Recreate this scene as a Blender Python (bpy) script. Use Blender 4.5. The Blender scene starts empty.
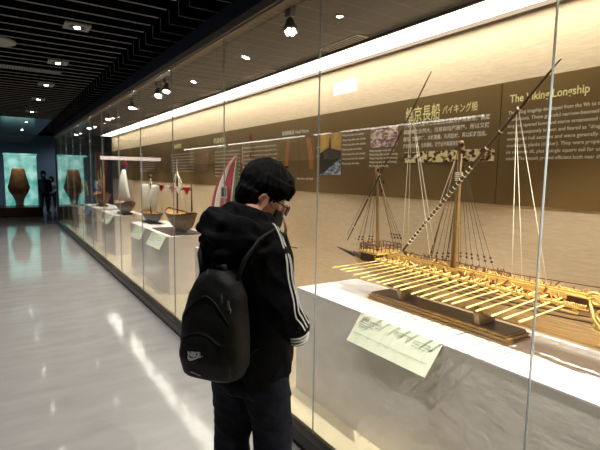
import bpy, bmesh, math, random
from mathutils import Vector, Matrix
from mathutils.bvhtree import BVHTree
from mathutils import noise as mnoise
random.seed(7)
PI = math.pi
COL = bpy.context.scene.collection
V = Vector

# ------------------------------------------------------------------ materials
def s2l(c):
    return tuple(((x/255)/12.92 if x/255 <= .04045 else (((x/255)+.055)/1.055)**2.4) for x in c)

def mat(name, rgb, rough=.5, metal=0, noise=0, nscale=20, bump=0, bscale=40, rgb2=None, spec=.5,
        emit=None, estr=0, stretch=None, coat=0, alpha=1, detail=4, bdist=.01):
    m = bpy.data.materials.new(name); m.use_nodes = True
    nt = m.node_tree; b = nt.nodes['Principled BSDF']
    col = s2l(rgb) + (1,)
    b.inputs['Base Color'].default_value = col
    b.inputs['Roughness'].default_value = rough
    b.inputs['Metallic'].default_value = metal
    b.inputs['Specular IOR Level'].default_value = spec
    b.inputs['Coat Weight'].default_value = coat
    b.inputs['Alpha'].default_value = alpha
    if emit:
        b.inputs['Emission Color'].default_value = s2l(emit) + (1,)
        b.inputs['Emission Strength'].default_value = estr
    tc = nt.nodes.new('ShaderNodeTexCoord'); mp = nt.nodes.new('ShaderNodeMapping')
    nt.links.new(tc.outputs['Object'], mp.inputs['Vector'])
    if stretch: mp.inputs['Scale'].default_value = stretch
    n = nt.nodes.new('ShaderNodeTexNoise'); n.inputs['Scale'].default_value = nscale; n.inputs['Detail'].default_value = detail
    nt.links.new(mp.outputs['Vector'], n.inputs['Vector'])
    r = nt.nodes.new('ShaderNodeValToRGB')
    a = noise if noise else .03
    c2 = s2l(rgb2) if rgb2 else tuple(max(0, x*(1-a)) for x in col[:3])
    r.color_ramp.elements[0].color = tuple(c2) + (1,)
    r.color_ramp.elements[0].position = .35
    r.color_ramp.elements[1].color = tuple(min(1, x*(1+a*.4)) for x in col[:3]) + (1,)
    r.color_ramp.elements[1].position = .65
    nt.links.new(n.outputs['Fac'], r.inputs['Fac'])
    nt.links.new(r.outputs['Color'], b.inputs['Base Color'])
    if bump:
        n2 = nt.nodes.new('ShaderNodeTexNoise'); n2.inputs['Scale'].default_value = bscale; n2.inputs['Detail'].default_value = 5
        nt.links.new(mp.outputs['Vector'], n2.inputs['Vector'])
        bp = nt.nodes.new('ShaderNodeBump'); bp.inputs['Strength'].default_value = bump; bp.inputs['Distance'].default_value = bdist
        nt.links.new(n2.outputs['Fac'], bp.inputs['Height']); nt.links.new(bp.outputs['Normal'], b.inputs['Normal'])
    return m

def emitter(name, rgb, strength, rgb2=None, nscale=3, stretch=None):
    m = bpy.data.materials.new(name); m.use_nodes = True; nt = m.node_tree
    nt.nodes.clear()
    o = nt.nodes.new('ShaderNodeOutputMaterial'); e = nt.nodes.new('ShaderNodeEmission')
    e.inputs['Color'].default_value = s2l(rgb)+(1,); e.inputs['Strength'].default_value = strength
    if rgb2:
        tc = nt.nodes.new('ShaderNodeTexCoord'); mp = nt.nodes.new('ShaderNodeMapping')
        if stretch: mp.inputs['Scale'].default_value = stretch
        n = nt.nodes.new('ShaderNodeTexNoise'); n.inputs['Scale'].default_value = nscale
        r = nt.nodes.new('ShaderNodeValToRGB')
        r.color_ramp.elements[0].color = s2l(rgb)+(1,); r.color_ramp.elements[0].position = .4
        r.color_ramp.elements[1].color = s2l(rgb2)+(1,); r.color_ramp.elements[1].position = .65
        nt.links.new(tc.outputs['Object'], mp.inputs['Vector']); nt.links.new(mp.outputs['Vector'], n.inputs['Vector'])
        nt.links.new(n.outputs['Fac'], r.inputs['Fac']); nt.links.new(r.outputs['Color'], e.inputs['Color'])
    nt.links.new(e.outputs[0], o.inputs['Surface'])
    return m

def glass_mat(name, tint=(1, 1, 1), gloss=1.0):
    m = bpy.data.materials.new(name); m.use_nodes = True; nt = m.node_tree; nt.nodes.clear()
    o = nt.nodes.new('ShaderNodeOutputMaterial')
    t = nt.nodes.new('ShaderNodeBsdfTransparent'); t.inputs['Color'].default_value = tuple(tint)+(1,)
    g = nt.nodes.new('ShaderNodeBsdfGlossy'); g.inputs['Roughness'].default_value = .012
    g.inputs['Color'].default_value = (gloss, gloss, gloss, 1)
    fr = nt.nodes.new('ShaderNodeFresnel'); geo = nt.nodes.new('ShaderNodeNewGeometry')
    mm = nt.nodes.new('ShaderNodeMapRange')
    mm.inputs['To Min'].default_value = 1.5; mm.inputs['To Max'].default_value = 1/1.5
    nt.links.new(geo.outputs['Backfacing'], mm.inputs['Value']); nt.links.new(mm.outputs['Result'], fr.inputs['IOR'])
    mx = nt.nodes.new('ShaderNodeMixShader')
    nt.links.new(fr.outputs[0], mx.inputs['Fac']); nt.links.new(t.outputs[0], mx.inputs[1]); nt.links.new(g.outputs[0], mx.inputs[2])
    nt.links.new(mx.outputs[0], o.inputs['Surface'])
    return m

M = {}
M['glass'] = glass_mat('clear_glass', (.985, .995, .99))
M['edge'] = mat('glass_edge', (140, 148, 148), .25, spec=.8)
M['plinth_metal'] = mat('dark_bronze_metal', (58, 56, 54), .35, .6)
M['black_metal'] = mat('black_metal', (14, 14, 15), .4, .3)
M['rail'] = mat('brown_rail', (112, 98, 84), .45, .2, noise=.15, nscale=4, stretch=(8, .3, 8))
M['navy'] = mat('navy_fascia', (20, 28, 48), .7, spec=.2)
M['void'] = mat('black_ceiling_void', (3, 3, 4), 1, spec=0)
M['slat'] = mat('grey_slat', (132, 132, 128), .6)
M['darkslat'] = mat('dark_slat', (70, 70, 70), .8, spec=.1)
M['ventframe'] = mat('vent_frame', (214, 204, 194), .5)
M['casewall'] = mat('cream_wall', (228, 206, 172), .8, noise=.10, nscale=14, stretch=(3, 1, 8), bump=.22, bscale=30)
M['board'] = mat('bronze_board', (122, 98, 58), .42, noise=.08, nscale=2, spec=.35)
M['board_seam'] = mat('board_seam', (160, 140, 100), .5)
M['casefloor'] = mat('case_floor', (216, 202, 166), .6, noise=.1, nscale=5)
M['caseceil'] = mat('case_ceiling', (90, 86, 84), .5, noise=.12, nscale=3, stretch=(10, .4, 1))
M['plaster'] = mat('pedestal_plaster', (236, 226, 217), .65, noise=.08, nscale=4, bump=.5, bscale=5, stretch=(1, 1.3, 2.2), bdist=.008)
M['pedtop'] = mat('pedestal_top', (238, 232, 226), .6, noise=.03)
M['label'] = mat('label_card', (232, 240, 212), .45)
M['ink'] = mat('ink', (52, 46, 40), .6)
M['redink'] = mat('red_ink', (120, 50, 40), .6)
M['cream_text'] = mat('cream_letters', (250, 240, 170), .5, emit=None)
M['white_text'] = mat('white_letters', (236, 228, 212), .5)
M['white'] = mat('white_paint', (235, 235, 232), .5)
M['chrome'] = mat('satin_chrome', (170, 170, 168), .3, .9)
M['lampbody'] = mat('lamp_body', (110, 106, 102), .4, .4)
M['strip'] = emitter('light_strip_diffuser', (255, 247, 232), 7.8)
M['lamp'] = emitter('lamp_glow', (255, 250, 240), 30)
M['lampsoft'] = emitter('small_lamp_glow', (255, 250, 242), 9)
M['gold'] = mat('pale_gold_wood', (222, 182, 98), .4, noise=.25, nscale=30, stretch=(3, 1, 3))
M['oar'] = mat('pale_oar_wood', (246, 212, 124), .42, noise=.12, nscale=40)
M['wood'] = mat('mid_wood', (176, 126, 62), .42, noise=.3, nscale=25, stretch=(1, .2, 3))
M['hull'] = mat('hull_wood', (206, 164, 96), .42, noise=.5, nscale=14, stretch=(6, .5, 30))
M['mast'] = mat('mast_wood', (150, 118, 68), .4, noise=.3, nscale=40, stretch=(1, 1, .1))
M['darkwood'] = mat('dark_wood', (72, 44, 26), .42, noise=.3, nscale=30)
M['yardwood'] = mat('yard_wood', (92, 64, 42), .5, noise=.2, nscale=30)
M['redwood'] = mat('red_brown_wood', (112, 60, 38), .45, noise=.2, nscale=30)
M['basewood'] = mat('stand_wood', (160, 124, 62), .3, noise=.3, nscale=14, stretch=(4, .5, 8))
M['basetop'] = mat('stand_top_wood', (84, 56, 30), .3, noise=.25, nscale=14, stretch=(6, .6, 1))
M['rope'] = mat('pale_rope', (240, 228, 196), .7)
M['darkrope'] = mat('dark_rope', (58, 44, 34), .8)
M['sail'] = mat('white_sail', (240, 234, 218), .8, noise=.06, nscale=8)
M['hullgrey'] = mat('grey_hull', (78, 74, 72), .5, noise=.2)
M['hullbrown'] = mat('brown_hull', (132, 92, 54), .5, noise=.3)
M['hulltan'] = mat('tan_hull', (140, 108, 78), .5, noise=.3)
M['red'] = mat('red_cloth', (190, 40, 44), .7)
M['pink'] = mat('rose_cloth', (204, 86, 96), .7, noise=.1)
M['green'] = mat('grey_green_cloth', (128, 138, 112), .7)
M['blue'] = mat('pale_blue_cloth', (170, 190, 215), .7)
M['darkblue'] = mat('dusky_blue_cloth', (70, 76, 110), .7)
M['yellow'] = mat('olive_yellow_cloth', (196, 182, 96), .7)
M['skin'] = mat('skin', (205, 150, 120), .5, noise=.06)
M['hair'] = mat('black_hair', (9, 8, 9), .7, spec=.15, noise=.4, nscale=50, stretch=(1, 1, .15), bump=.8, bscale=60)
M['hoodie'] = mat('black_fleece', (9, 9, 11), .9, noise=.25, nscale=60, bump=.35, bscale=160, spec=.2)
M['jeans'] = mat('dark_navy_denim', (22, 25, 36), .85, noise=.35, nscale=30, bump=.3, bscale=200, spec=.25)
M['pack'] = mat('black_nylon', (11, 11, 12), .6, noise=.2, nscale=60, bump=.25, bscale=200, spec=.35)
M['packshine'] = mat('black_webbing', (11, 11, 12), .7)
M['mask'] = mat('black_mask', (16, 17, 19), .7)
M['frame'] = mat('black_plastic', (8, 8, 9), .2)
M['lens'] = glass_mat('spectacle_glass', (.97, .97, .99))
M['shoe'] = mat('dark_shoe', (24, 24, 27), .6)
M['sole'] = mat('pale_sole', (200, 200, 196), .6)
M['farwall'] = mat('blue_grey_wall', (92, 108, 124), .7)
M['leftwall'] = mat('dark_wall', (36, 34, 34), .6)
M['teal'] = emitter('backlit_teal', (84, 176, 164), .85, (190, 245, 235), 2.2)
M['vitwood'] = mat('dark_brown_plinth', (74, 42, 30), .4)
M['carving'] = mat('brown_carving', (176, 122, 80), .6, noise=.5, nscale=5)
M['orangewood'] = mat('orange_wood', (176, 112, 62), .5)
M['beigelit'] = mat('beige_board', (200, 186, 160), .6, noise=.3, nscale=6)
M['header'] = emitter('lit_header', (255, 228, 214), 1.6)
M['screen'] = emitter('lit_screen', (215, 238, 255), 9)
M['oppstrip'] = emitter('opposite_light_line', (255, 246, 230), 5)

def cloth(name, rgb):
    m = bpy.data.materials.new(name); m.use_nodes = True; nt = m.node_tree; nt.nodes.clear()
    o = nt.nodes.new('ShaderNodeOutputMaterial'); d = nt.nodes.new('ShaderNodeBsdfDiffuse'); t = nt.nodes.new('ShaderNodeBsdfTranslucent')
    mx = nt.nodes.new('ShaderNodeMixShader'); mx.inputs[0].default_value = .5
    n = nt.nodes.new('ShaderNodeTexNoise'); n.inputs['Scale'].default_value = 12
    r = nt.nodes.new('ShaderNodeValToRGB'); c = s2l(rgb)
    r.color_ramp.elements[0].color = tuple(x*.85 for x in c)+(1,); r.color_ramp.elements[1].color = c+(1,)
    nt.links.new(n.outputs['Fac'], r.inputs['Fac'])
    for b in (d, t): nt.links.new(r.outputs['Color'], b.inputs['Color'])
    nt.links.new(d.outputs[0], mx.inputs[1]); nt.links.new(t.outputs[0], mx.inputs[2]); nt.links.new(mx.outputs[0], o.inputs['Surface'])
    return m
for k_, c_ in (('sail', (252, 248, 236)), ('red', (205, 44, 48)), ('pink', (222, 124, 136)), ('green', (150, 160, 134)), ('blue', (180, 204, 232)), ('yellow', (214, 200, 100))):
    M[k_] = cloth(k_+'_sailcloth', c_)
def floor_mat():
    m = bpy.data.materials.new('polished_floor'); m.use_nodes = True; nt = m.node_tree; b = nt.nodes['Principled BSDF']
    tc = nt.nodes.new('ShaderNodeTexCoord')
    n = nt.nodes.new('ShaderNodeTexNoise'); n.inputs['Scale'].default_value = 2.2; n.inputs['Detail'].default_value = 6
    mp = nt.nodes.new('ShaderNodeMapping'); mp.inputs['Scale'].default_value = (1, 3, 1); mp.inputs['Rotation'].default_value = (0, 0, .2)
    nt.links.new(tc.outputs['Object'], mp.inputs['Vector']); nt.links.new(mp.outputs['Vector'], n.inputs['Vector'])
    r = nt.nodes.new('ShaderNodeValToRGB')
    r.color_ramp.elements[0].color = s2l((178, 176, 173))+(1,); r.color_ramp.elements[0].position = .3
    r.color_ramp.elements[1].color = s2l((192, 190, 187))+(1,); r.color_ramp.elements[1].position = .7
    nt.links.new(n.outputs['Fac'], r.inputs['Fac']); nt.links.new(r.outputs['Color'], b.inputs['Base Color'])
    b.inputs['Roughness'].default_value = .075; b.inputs['Specular IOR Level'].default_value = .55
    w = nt.nodes.new('ShaderNodeTexNoise'); w.inputs['Scale'].default_value = 7; w.inputs['Detail'].default_value = 3
    nt.links.new(tc.outputs['Object'], w.inputs['Vector'])
    bp = nt.nodes.new('ShaderNodeBump'); bp.inputs['Strength'].default_value = .09; bp.inputs['Distance'].default_value = .012
    nt.links.new(w.outputs['Fac'], bp.inputs['Height']); nt.links.new(bp.outputs['Normal'], b.inputs['Normal'])
    return m
M['floor'] = floor_mat()

def picture_mat(name, c1, c2, c3, scale, stretch, thr=(.42, .5, .58)):
    m = bpy.data.materials.new(name); m.use_nodes = True; nt = m.node_tree; b = nt.nodes['Principled BSDF']
    tc = nt.nodes.new('ShaderNodeTexCoord'); mp = nt.nodes.new('ShaderNodeMapping'); mp.inputs['Scale'].default_value = stretch
    n = nt.nodes.new('ShaderNodeTexNoise'); n.inputs['Scale'].default_value = scale; n.inputs['Detail'].default_value = 5
    nt.links.new(tc.outputs['Object'], mp.inputs['Vector']); nt.links.new(mp.outputs['Vector'], n.inputs['Vector'])
    r = nt.nodes.new('ShaderNodeValToRGB'); e = r.color_ramp.elements
    e[0].color = s2l(c1)+(1,); e[0].position = thr[0]; e[1].color = s2l(c2)+(1,); e[1].position = thr[2]
    x = e.new(thr[1]); x.color = s2l(c3)+(1,)
    nt.links.new(n.outputs['Fac'], r.inputs['Fac']); nt.links.new(r.outputs['Color'], b.inputs['Base Color'])
    b.inputs['Roughness'].default_value = .5
    return m
M['strip_picture'] = picture_mat('scroll_picture', (46, 34, 26), (244, 228, 176), (160, 126, 74), 26, (1, 1, 1.4), (.42, .47, .52))
M['crimson_picture'] = picture_mat('fleet_picture', (132, 84, 96), (232, 222, 206), (196, 160, 150), 22, (1, 1, 2))
M['photo_sky'] = mat('photo_sky', (206, 164, 84), .5, noise=.35, nscale=6)
M['sea_picture'] = picture_mat('water_picture', (90, 108, 140), (200, 210, 220), (140, 156, 180), 18, (1, 1, 2))

# ------------------------------------------------------------------ mesh building
def wloc(o):
    p = V((0, 0, 0))
    while o is not None:
        p += o.location; o = o.parent
    return p

class MB:
    def __init__(self): self.v = []; self.f = []; self.s = []
    def add(self, vs, fs, smooth=False):
        k = len(self.v); self.v += [V(p) for p in vs]; self.f += [tuple(i+k for i in q) for q in fs]; self.s += [smooth]*len(fs); return self
    def box(self, x0, x1, y0, y1, z0, z1):
        vs = [(x, y, z) for x in (x0, x1) for y in (y0, y1) for z in (z0, z1)]
        return self.add(vs, [(0, 1, 3, 2), (4, 6, 7, 5), (0, 4, 5, 1), (2, 3, 7, 6), (0, 2, 6, 4), (1, 5, 7, 3)])
    def obox(self, c, ax, ay, az):          # oriented box, half axes
        c, ax, ay, az = V(c), V(ax), V(ay), V(az)
        vs = [c+ax*i+ay*j+az*k for i in (-1, 1) for j in (-1, 1) for k in (-1, 1)]
        return self.add(vs, [(0, 1, 3, 2), (4, 6, 7, 5), (0, 4, 5, 1), (2, 3, 7, 6), (0, 2, 6, 4), (1, 5, 7, 3)])
    def bar(self, a, b, w, h, up=(0, 0, 1)):
        a, b = V(a), V(b); d = (b-a); L = d.length; d.normalize(); s = d.cross(V(up)).normalized(); u = s.cross(d)
        return self.obox((a+b)/2, d*L/2, s*w/2, u*h/2)
    def tube(self, pts, r, n=8, cap=True, sq=None, up=None, smooth=True):
        pts = [V(p) for p in pts]; m = len(pts)
        if not hasattr(r, '__len__'): r = [r]*m
        vs = []; ref = V(up) if up else None; prev = None
        for i in range(m):
            d = (pts[min(i+1, m-1)]-pts[max(i-1, 0)]).normalized()
            if prev is None:
                a = ref if ref else (V((0, 0, 1)) if abs(d.z) < .9 else V((1, 0, 0)))
                s = d.cross(a).normalized()
            else:
                s = (prev - d*prev.dot(d)).normalized()
            prev = s; t = d.cross(s)
            k1, k2 = (sq if sq else (1, 1))
            for j in range(n):
                an = 2*PI*j/n; vs.append(pts[i]+s*(r[i]*k1*math.cos(an))+t*(r[i]*k2*math.sin(an)))
        fs = [(i*n+j, i*n+(j+1) % n, (i+1)*n+(j+1) % n, (i+1)*n+j) for i in range(m-1) for j in range(n)]
        self.add(vs, fs, smooth)
        if cap:
            k = len(self.v)-m*n
            self.f += [tuple(k+j for j in reversed(range(n))), tuple(k+(m-1)*n+j for j in range(n))]; self.s += [False, False]
        return self
    def lathe(self, prof, c, n=20, axis=(0, 0, 1), sx=1, sy=1):
        ax = V(axis).normalized(); a = V((1, 0, 0)) if abs(ax.x) < .9 else V((0, 1, 0)); s = ax.cross(a).normalized(); t = ax.cross(s)
        if abs(ax.z) > .99: s, t = V((1, 0, 0)), V((0, 1, 0))
        vs = [V(c)+ax*z+s*(r*sx*math.cos(2*PI*j/n))+t*(r*sy*math.sin(2*PI*j/n)) for r, z in prof for j in range(n)]
        m = len(prof)
        fs = [(i*n+j, i*n+(j+1) % n, (i+1)*n+(j+1) % n, (i+1)*n+j) for i in range(m-1) for j in range(n)]
        fs += [tuple(reversed(range(n))), tuple((m-1)*n+j for j in range(n))]
        return self.add(vs, fs, True)
    def ell(self, c, ax, ay, az, nu=16, nv=10):   # ellipsoid with half axes vectors
        c, ax, ay, az = V(c), V(ax), V(ay), V(az); vs = [c-az]
        for i in range(1, nv):
            th = PI*i/nv
            for j in range(nu):
                an = 2*PI*j/nu; vs.append(c-az*math.cos(th)+(ax*math.cos(an)+ay*math.sin(an))*math.sin(th))
        vs.append(c+az); L = len(vs)-1
        fs = [(0, 1+(j+1) % nu, 1+j) for j in range(nu)]
        fs += [(1+i*nu+j, 1+i*nu+(j+1) % nu, 1+(i+1)*nu+(j+1) % nu, 1+(i+1)*nu+j) for i in range(nv-2) for j in range(nu)]
        fs += [(L, 1+(nv-2)*nu+j, 1+(nv-2)*nu+(j+1) % nu) for j in range(nu)]
        return self.add(vs, fs, True)
    def loft(self, rings, cap=True, smooth=True, closed=True):
        n = len(rings[0]); m = len(rings); vs = [p for r in rings for p in r]
        jr = n if closed else n-1
        fs = [(i*n+j, i*n+(j+1) % n, (i+1)*n+(j+1) % n, (i+1)*n+j) for i in range(m-1) for j in range(jr)]
        if cap: fs += [tuple(reversed(range(n))), tuple((m-1)*n+j for j in range(n))]
        return self.add(vs, fs, smooth)
    def prism(self, poly, dvec):            # planar polygon extruded by dvec
        n = len(poly); vs = [V(p) for p in poly]+[V(p)+V(dvec) for p in poly]
        fs = [tuple(reversed(range(n))), tuple(range(n, 2*n))]+[(j, (j+1) % n, n+(j+1) % n, n+j) for j in range(n)]
        return self.add(vs, fs)
    def mesh(self, name, m, off=V((0, 0, 0))):
        me = bpy.data.meshes.new(name); me.from_pydata([tuple(p-off) for p in self.v], [], self.f)
        for p, s in zip(me.polygons, self.s): p.use_smooth = s
        bm = bmesh.new(); bm.from_mesh(me); bmesh.ops.recalc_face_normals(bm, faces=bm.faces); bm.to_mesh(me); bm.free()
        if m: me.materials.append(m)
        return me
    def build(self, name, m, parent=None, loc=None, bevel=0):
        base = wloc(parent) if parent else V((0, 0, 0))
        off = V(loc) if loc is not None else base
        o = bpy.data.objects.new(name, self.mesh(name, m, off)); COL.objects.link(o)
        o.location = off-base
        if parent: o.parent = parent
        if bevel:
            b = o.modifiers.new('bevel', 'BEVEL'); b.width = bevel; b.segments = 2; b.limit_method = 'ANGLE'
        return o

def tag(o, label, cat, group=None, kind=None):
    if label: o['label'] = label
    if cat: o['category'] = cat
    if group: o['group'] = group
    if kind: o['kind'] = kind
    return o
def struct(o): o['kind'] = 'structure'; return o
def root(name, loc, label, cat, group=None):
    o = bpy.data.objects.new(name, None); COL.objects.link(o); o.location = loc; o.empty_display_size = .1
    return tag(o, label, cat, group)
def copy_tree(o, parent=None):
    c = o.copy(); COL.objects.link(c)
    if parent: c.parent = parent
    for ch in list(o.children): copy_tree(ch, c)
    return c

def text_mesh(txt, size, origin, xd, yd, m, name, parent, spacing=1.0, width=None, line=1.0, off=.0012, bold=0):
    cu = bpy.data.curves.new(name, 'FONT'); cu.body = txt; cu.size = size; cu.space_character = spacing; cu.space_line = line
    cu.offset = bold; cu.extrude = 0.0001; cu.resolution_u = 3
    to = bpy.data.objects.new('tmp', cu); COL.objects.link(to)
    dg = bpy.context.evaluated_depsgraph_get(); dg.update()
    me = bpy.data.meshes.new_from_object(to.evaluated_get(dg))
    bpy.data.objects.remove(to)
    xd, yd = V(xd).normalized(), V(yd).normalized(); nd = xd.cross(yd)
    xs = [v.co.x for v in me.vertices] or [0, 1]
    k = width/(max(xs)-min(xs)) if width else 1
    base = wloc(parent)
    for v in me.vertices:
        c = v.co.copy(); v.co = V(origin)+xd*(c.x*k)+yd*c.y+nd*(off+c.z)-base
    me.materials.clear(); me.materials.append(m)
    o = bpy.data.objects.new(name, me); COL.objects.link(o); o.parent = parent
    return o

def remesh(mb, voxel, name, m, parent, smooth=6, disp=None, fac=.5):
    me = mb.mesh(name, None); t = bpy.data.objects.new('tmp', me); COL.objects.link(t)
    r = t.modifiers.new('r', 'REMESH'); r.mode = 'VOXEL'; r.voxel_size = voxel
    s = t.modifiers.new('s', 'SMOOTH'); s.factor = fac; s.iterations = smooth
    dg = bpy.context.evaluated_depsgraph_get(); dg.update()
    out = bpy.data.meshes.new_from_object(t.evaluated_get(dg)); bpy.data.objects.remove(t)
    if disp:
        ns = [v.normal.copy() for v in out.vertices]
        for v, n in zip(out.vertices, ns): v.co += n*disp(v.co)
    base = wloc(parent) if parent else V((0, 0, 0))
    for v in out.vertices: v.co -= base
    for p in out.polygons: p.use_smooth = True
    out.materials.clear(); out.materials.append(m)
    o = bpy.data.objects.new(name, out); COL.objects.link(o)
    if parent: o.parent = parent
    return o

# ------------------------------------------------------------------ camera
cam = bpy.data.cameras.new('camera'); cam.sensor_width = 36; cam.lens = 452/600*36; cam.clip_end = 100; cam.clip_start = .05
co = bpy.data.objects.new('camera', cam); COL.objects.link(co)
co.matrix_world = Matrix(((0.8348359, 0.04672754, -0.54851213, 0), (-0.55027811, 0.09905006, -0.82908569, 0),
                          (0.01558903, 0.99398472, 0.10840369, 1.56), (0, 0, 0, 1)))
bpy.context.scene.camera = co

# ------------------------------------------------------------------ the room
GX = 1.40; WX = 2.70; CZ = 2.60; Y0 = -2.85; Y1 = 15.15
struct(MB().box(-3.2, 4.6, -3.2, 24.2, -.1, 0).build('floor', M['floor']))
struct(MB().box(-3.2, 4.6, -3.2, 24.2, 3.2, 3.3).build('ceiling', M['void']))
struct(MB().box(-3.2, 4.6, 24.0, 24.2, 0, 3.2).build('wall_far', M['farwall']))
struct(MB().box(-3.0, -2.8, -3.2, 24.0, 0, 3.2).build('wall_left', M['leftwall']))
struct(MB().box(-3.2, 4.6, -3.2, -3.0, 0, 3.2).build('wall_near', M['leftwall']))
struct(MB().box(WX, WX+.12, -3.0, 13.9, 0, CZ).build('wall_right', M['casewall']))
struct(MB().box(WX, WX+.12, 13.9, 15.3, 0, CZ).build('wall_right_end', M['leftwall']))
struct(MB().box(GX-.02, WX, 15.16, 15.28, 0, CZ).build('wall_case_end', M['leftwall']))
struct(MB().box(WX+.12, 4.6, 15.3, 15.45, 0, 3.2).build('wall_corner', M['leftwall']))
# ceiling grilles: thin grey bars across the corridor, below a black void
struct(MB().box(-.1, 1.1, 12.3, 17.8, 2.785, 2.80).build('trim_8', mat('glossy_ceiling_panel', (30, 36, 38), .12, spec=1, bump=.05, bscale=3)))
g = MB(); y = -2.9
while y < 23.5:
    g.box(-2.8, 1.12, y-.0055, y+.0055, 2.80, 2.806); y += .2235
struct(g.build('trim_1', M['slat']))
g = MB(); y = -2.9
while y < 15.2:
    g.box(1.14, 1.345, y-.005, y+.005, 2.70, 2.706); g.box(1.134, 1.14, y-.005, y+.005, 2.70, 2.806); y += .2235
struct(g.build('trim_2', M['darkslat']))
struct(MB().box(1.36, 1.44, -3.0, 15.3, 2.60, 2.745).build('trim_3', M['navy']))
struct(MB().box(1.36, 1.46, -3.0, 15.3, 2.745, 3.19).build('trim_4', M['void']))
struct(MB().box(1.3, 1.36, -3.0, 15.3, 2.72, 3.19).build('trim_5', M['void']))
# showcase shell
struct(MB().box(1.36, 1.47, -3.0, 15.16, 2.545, 2.60).box(1.375, 1.385, -3.0, 15.16, 2.535, 2.545).build('trim_6', M['rail'], bevel=.004))
struct(MB().box(1.44, WX, -3.0, 15.16, CZ, CZ+.06).build('ceiling_showcase', M['caseceil']))
struct(MB().box(1.41, WX, -3.0, 15.16, 0, .13).build('floor_showcase', M['casefloor']))
struct(MB().box(1.35, 1.41, -3.0, 15.16, .045, .112).build('baseboard_showcase', M['plinth_metal'], bevel=.006))
struct(MB().box(1.37, 1.40, -3.0, 15.16, 0, .045).build('trim_7', M['black_metal']))

# glass panels of the showcase
NP = 15
places = {3: 'in front of the long galley model and its card', 4: 'directly behind the standing visitor',
          5: 'left of the visitor, before the striped-sail ship', 6: 'in front of the boat with red pennants',
          7: 'in front of the boat with square white sails'}
for i in range(NP):
    y0 = Y0+.0 + i*1.2
    ya, yb = y0+.003, y0+1.197
    r = root('glass_panel', (GX, (ya+yb)/2, .112), '', 'glass panel', 'glass panels of the showcase front')
    pane = MB().box(GX-.005, GX+.005, ya, yb, .1125, 2.544).build('pane', M['glass'], r)
    ew, el = (.0062, .0015) if i in (2, 3) else (.0053, .0007)
    e = MB().box(GX-ew, GX+ew, ya-.0002, ya+el, .1125, 2.544).build('polished_edge', M['edge'], r)
    yn = i-3
    if i < 2: lab = 'clear glass panel of the showcase front, near the camera end'
    elif i == 2: lab = 'clear glass panel at the right edge, in front of the galley stern'
    elif i in places: lab = 'clear full-height glass panel '+places[i]
    else: lab = 'distant clear glass panel of the showcase, beyond the double pedestal'
    r['label'] = lab

# light strip along the showcase ceiling
r = root('light_strip', (2.5, 5.4, 2.58), 'long glowing white light strip along the showcase ceiling', 'light')
MB().box(2.375, 2.655, -2.9, 13.8, 2.583, 2.592).build('diffuser', M['strip'], r)
h_ = MB().box(2.655, 2.668, -2.9, 13.8, 2.555, 2.598).box(2.362, 2.375, -2.9, 13.8, 2.575, 2.598)
h_.build('housing', M['rail'], r)

# vents and downlights in the showcase ceiling
near = {0: 'right above the long galley model', 1: 'above the visitor'}
def case_y(k): return 2.44-1.33*1 + 1.33*k
vy = [(-.1), 1.35, 2.9, 4.26, 5.62, 6.98, 8.34, 9.7]
vlab = ['slotted ceiling vent nearest the galley stern, beside light strip', 'slotted ceiling vent above the galley main mast',
        'slotted ceiling vent above the galley bow, near the second glass joint', 'slotted ceiling vent above the visitor',
        'slotted ceiling vent left of the one above the visitor', 'small far slotted vent beside the light strip',
        'small far slotted vent beside the light strip', 'small far slotted vent beside the light strip']
for k, y in enumerate(vy):
    r = root('ceiling_vent', (2.29, y, 2.597), vlab[k], 'vent', 'vents in the showcase ceiling')
    MB().box(2.24, 2.345, y-.24, y+.24, 2.594, 2.5995).build('frame', M['ventframe'], r)
    s = MB()
    for j in range(3): s.box(2.252+j*.031, 2.271+j*.031, y-.225, y+.225, 2.592, 2.594)
    s.build('slots', M['caseceil'], r)
def aim_light(name, loc, target, power, angle, size, parent=None, color=(1, .93, .82), blend=.4):
    l = bpy.data.lights.new(name, 'SPOT'); l.energy = power; l.spot_size = angle; l.spot_blend = blend; l.shadow_soft_size = size; l.color = color
    o = bpy.data.objects.new(name, l); COL.objects.link(o); o.location = loc
    o.rotation_euler = (V(target)-V(loc)).to_track_quat('-Z', 'Y').to_euler()
    return o
dlab = ['small recessed downlight above the galley stern', 'small recessed downlight above the galley bow', 'small recessed downlight above the visitor\'s head',
        'small recessed downlight left of the visitor', 'small recessed downlight above the boat with red pennants', 'small far recessed downlight in the showcase ceiling',
        'small far recessed downlight in the showcase ceiling', 'small far recessed downlight in the showcase ceiling', 'small far recessed downlight in the showcase ceiling']
for k in range(9):
    y = 1.11+1.33*k
    r = root('recessed_downlight', (1.9, y, 2.597), dlab[k], 'downlight', 'recessed downlights in the showcase ceiling')
    MB().lathe([(.036, 2.5995), (.036, 2.596), (.027, 2.595), (.024, 2.5985)], (1.9, y, 0), 20).build('trim_ring', M['rail'], r)
    MB().lathe([(.022, 2.5975), (.018, 2.5945), (.0, 2.594)], (1.9, y, 0), 16).build('lamp', M['lampsoft'], r)
for y, p in ((1.11, 75), (2.44, 26), (3.77, 34), (5.1, 60), (6.43, 70), (7.76, 80), (9.09, 70), (10.42, 80), (11.75, 60)):
    aim_light('downlight_beam', (1.9, y, 2.585), (1.88, y+.02, .8), p, 1.5, .012)

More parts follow.
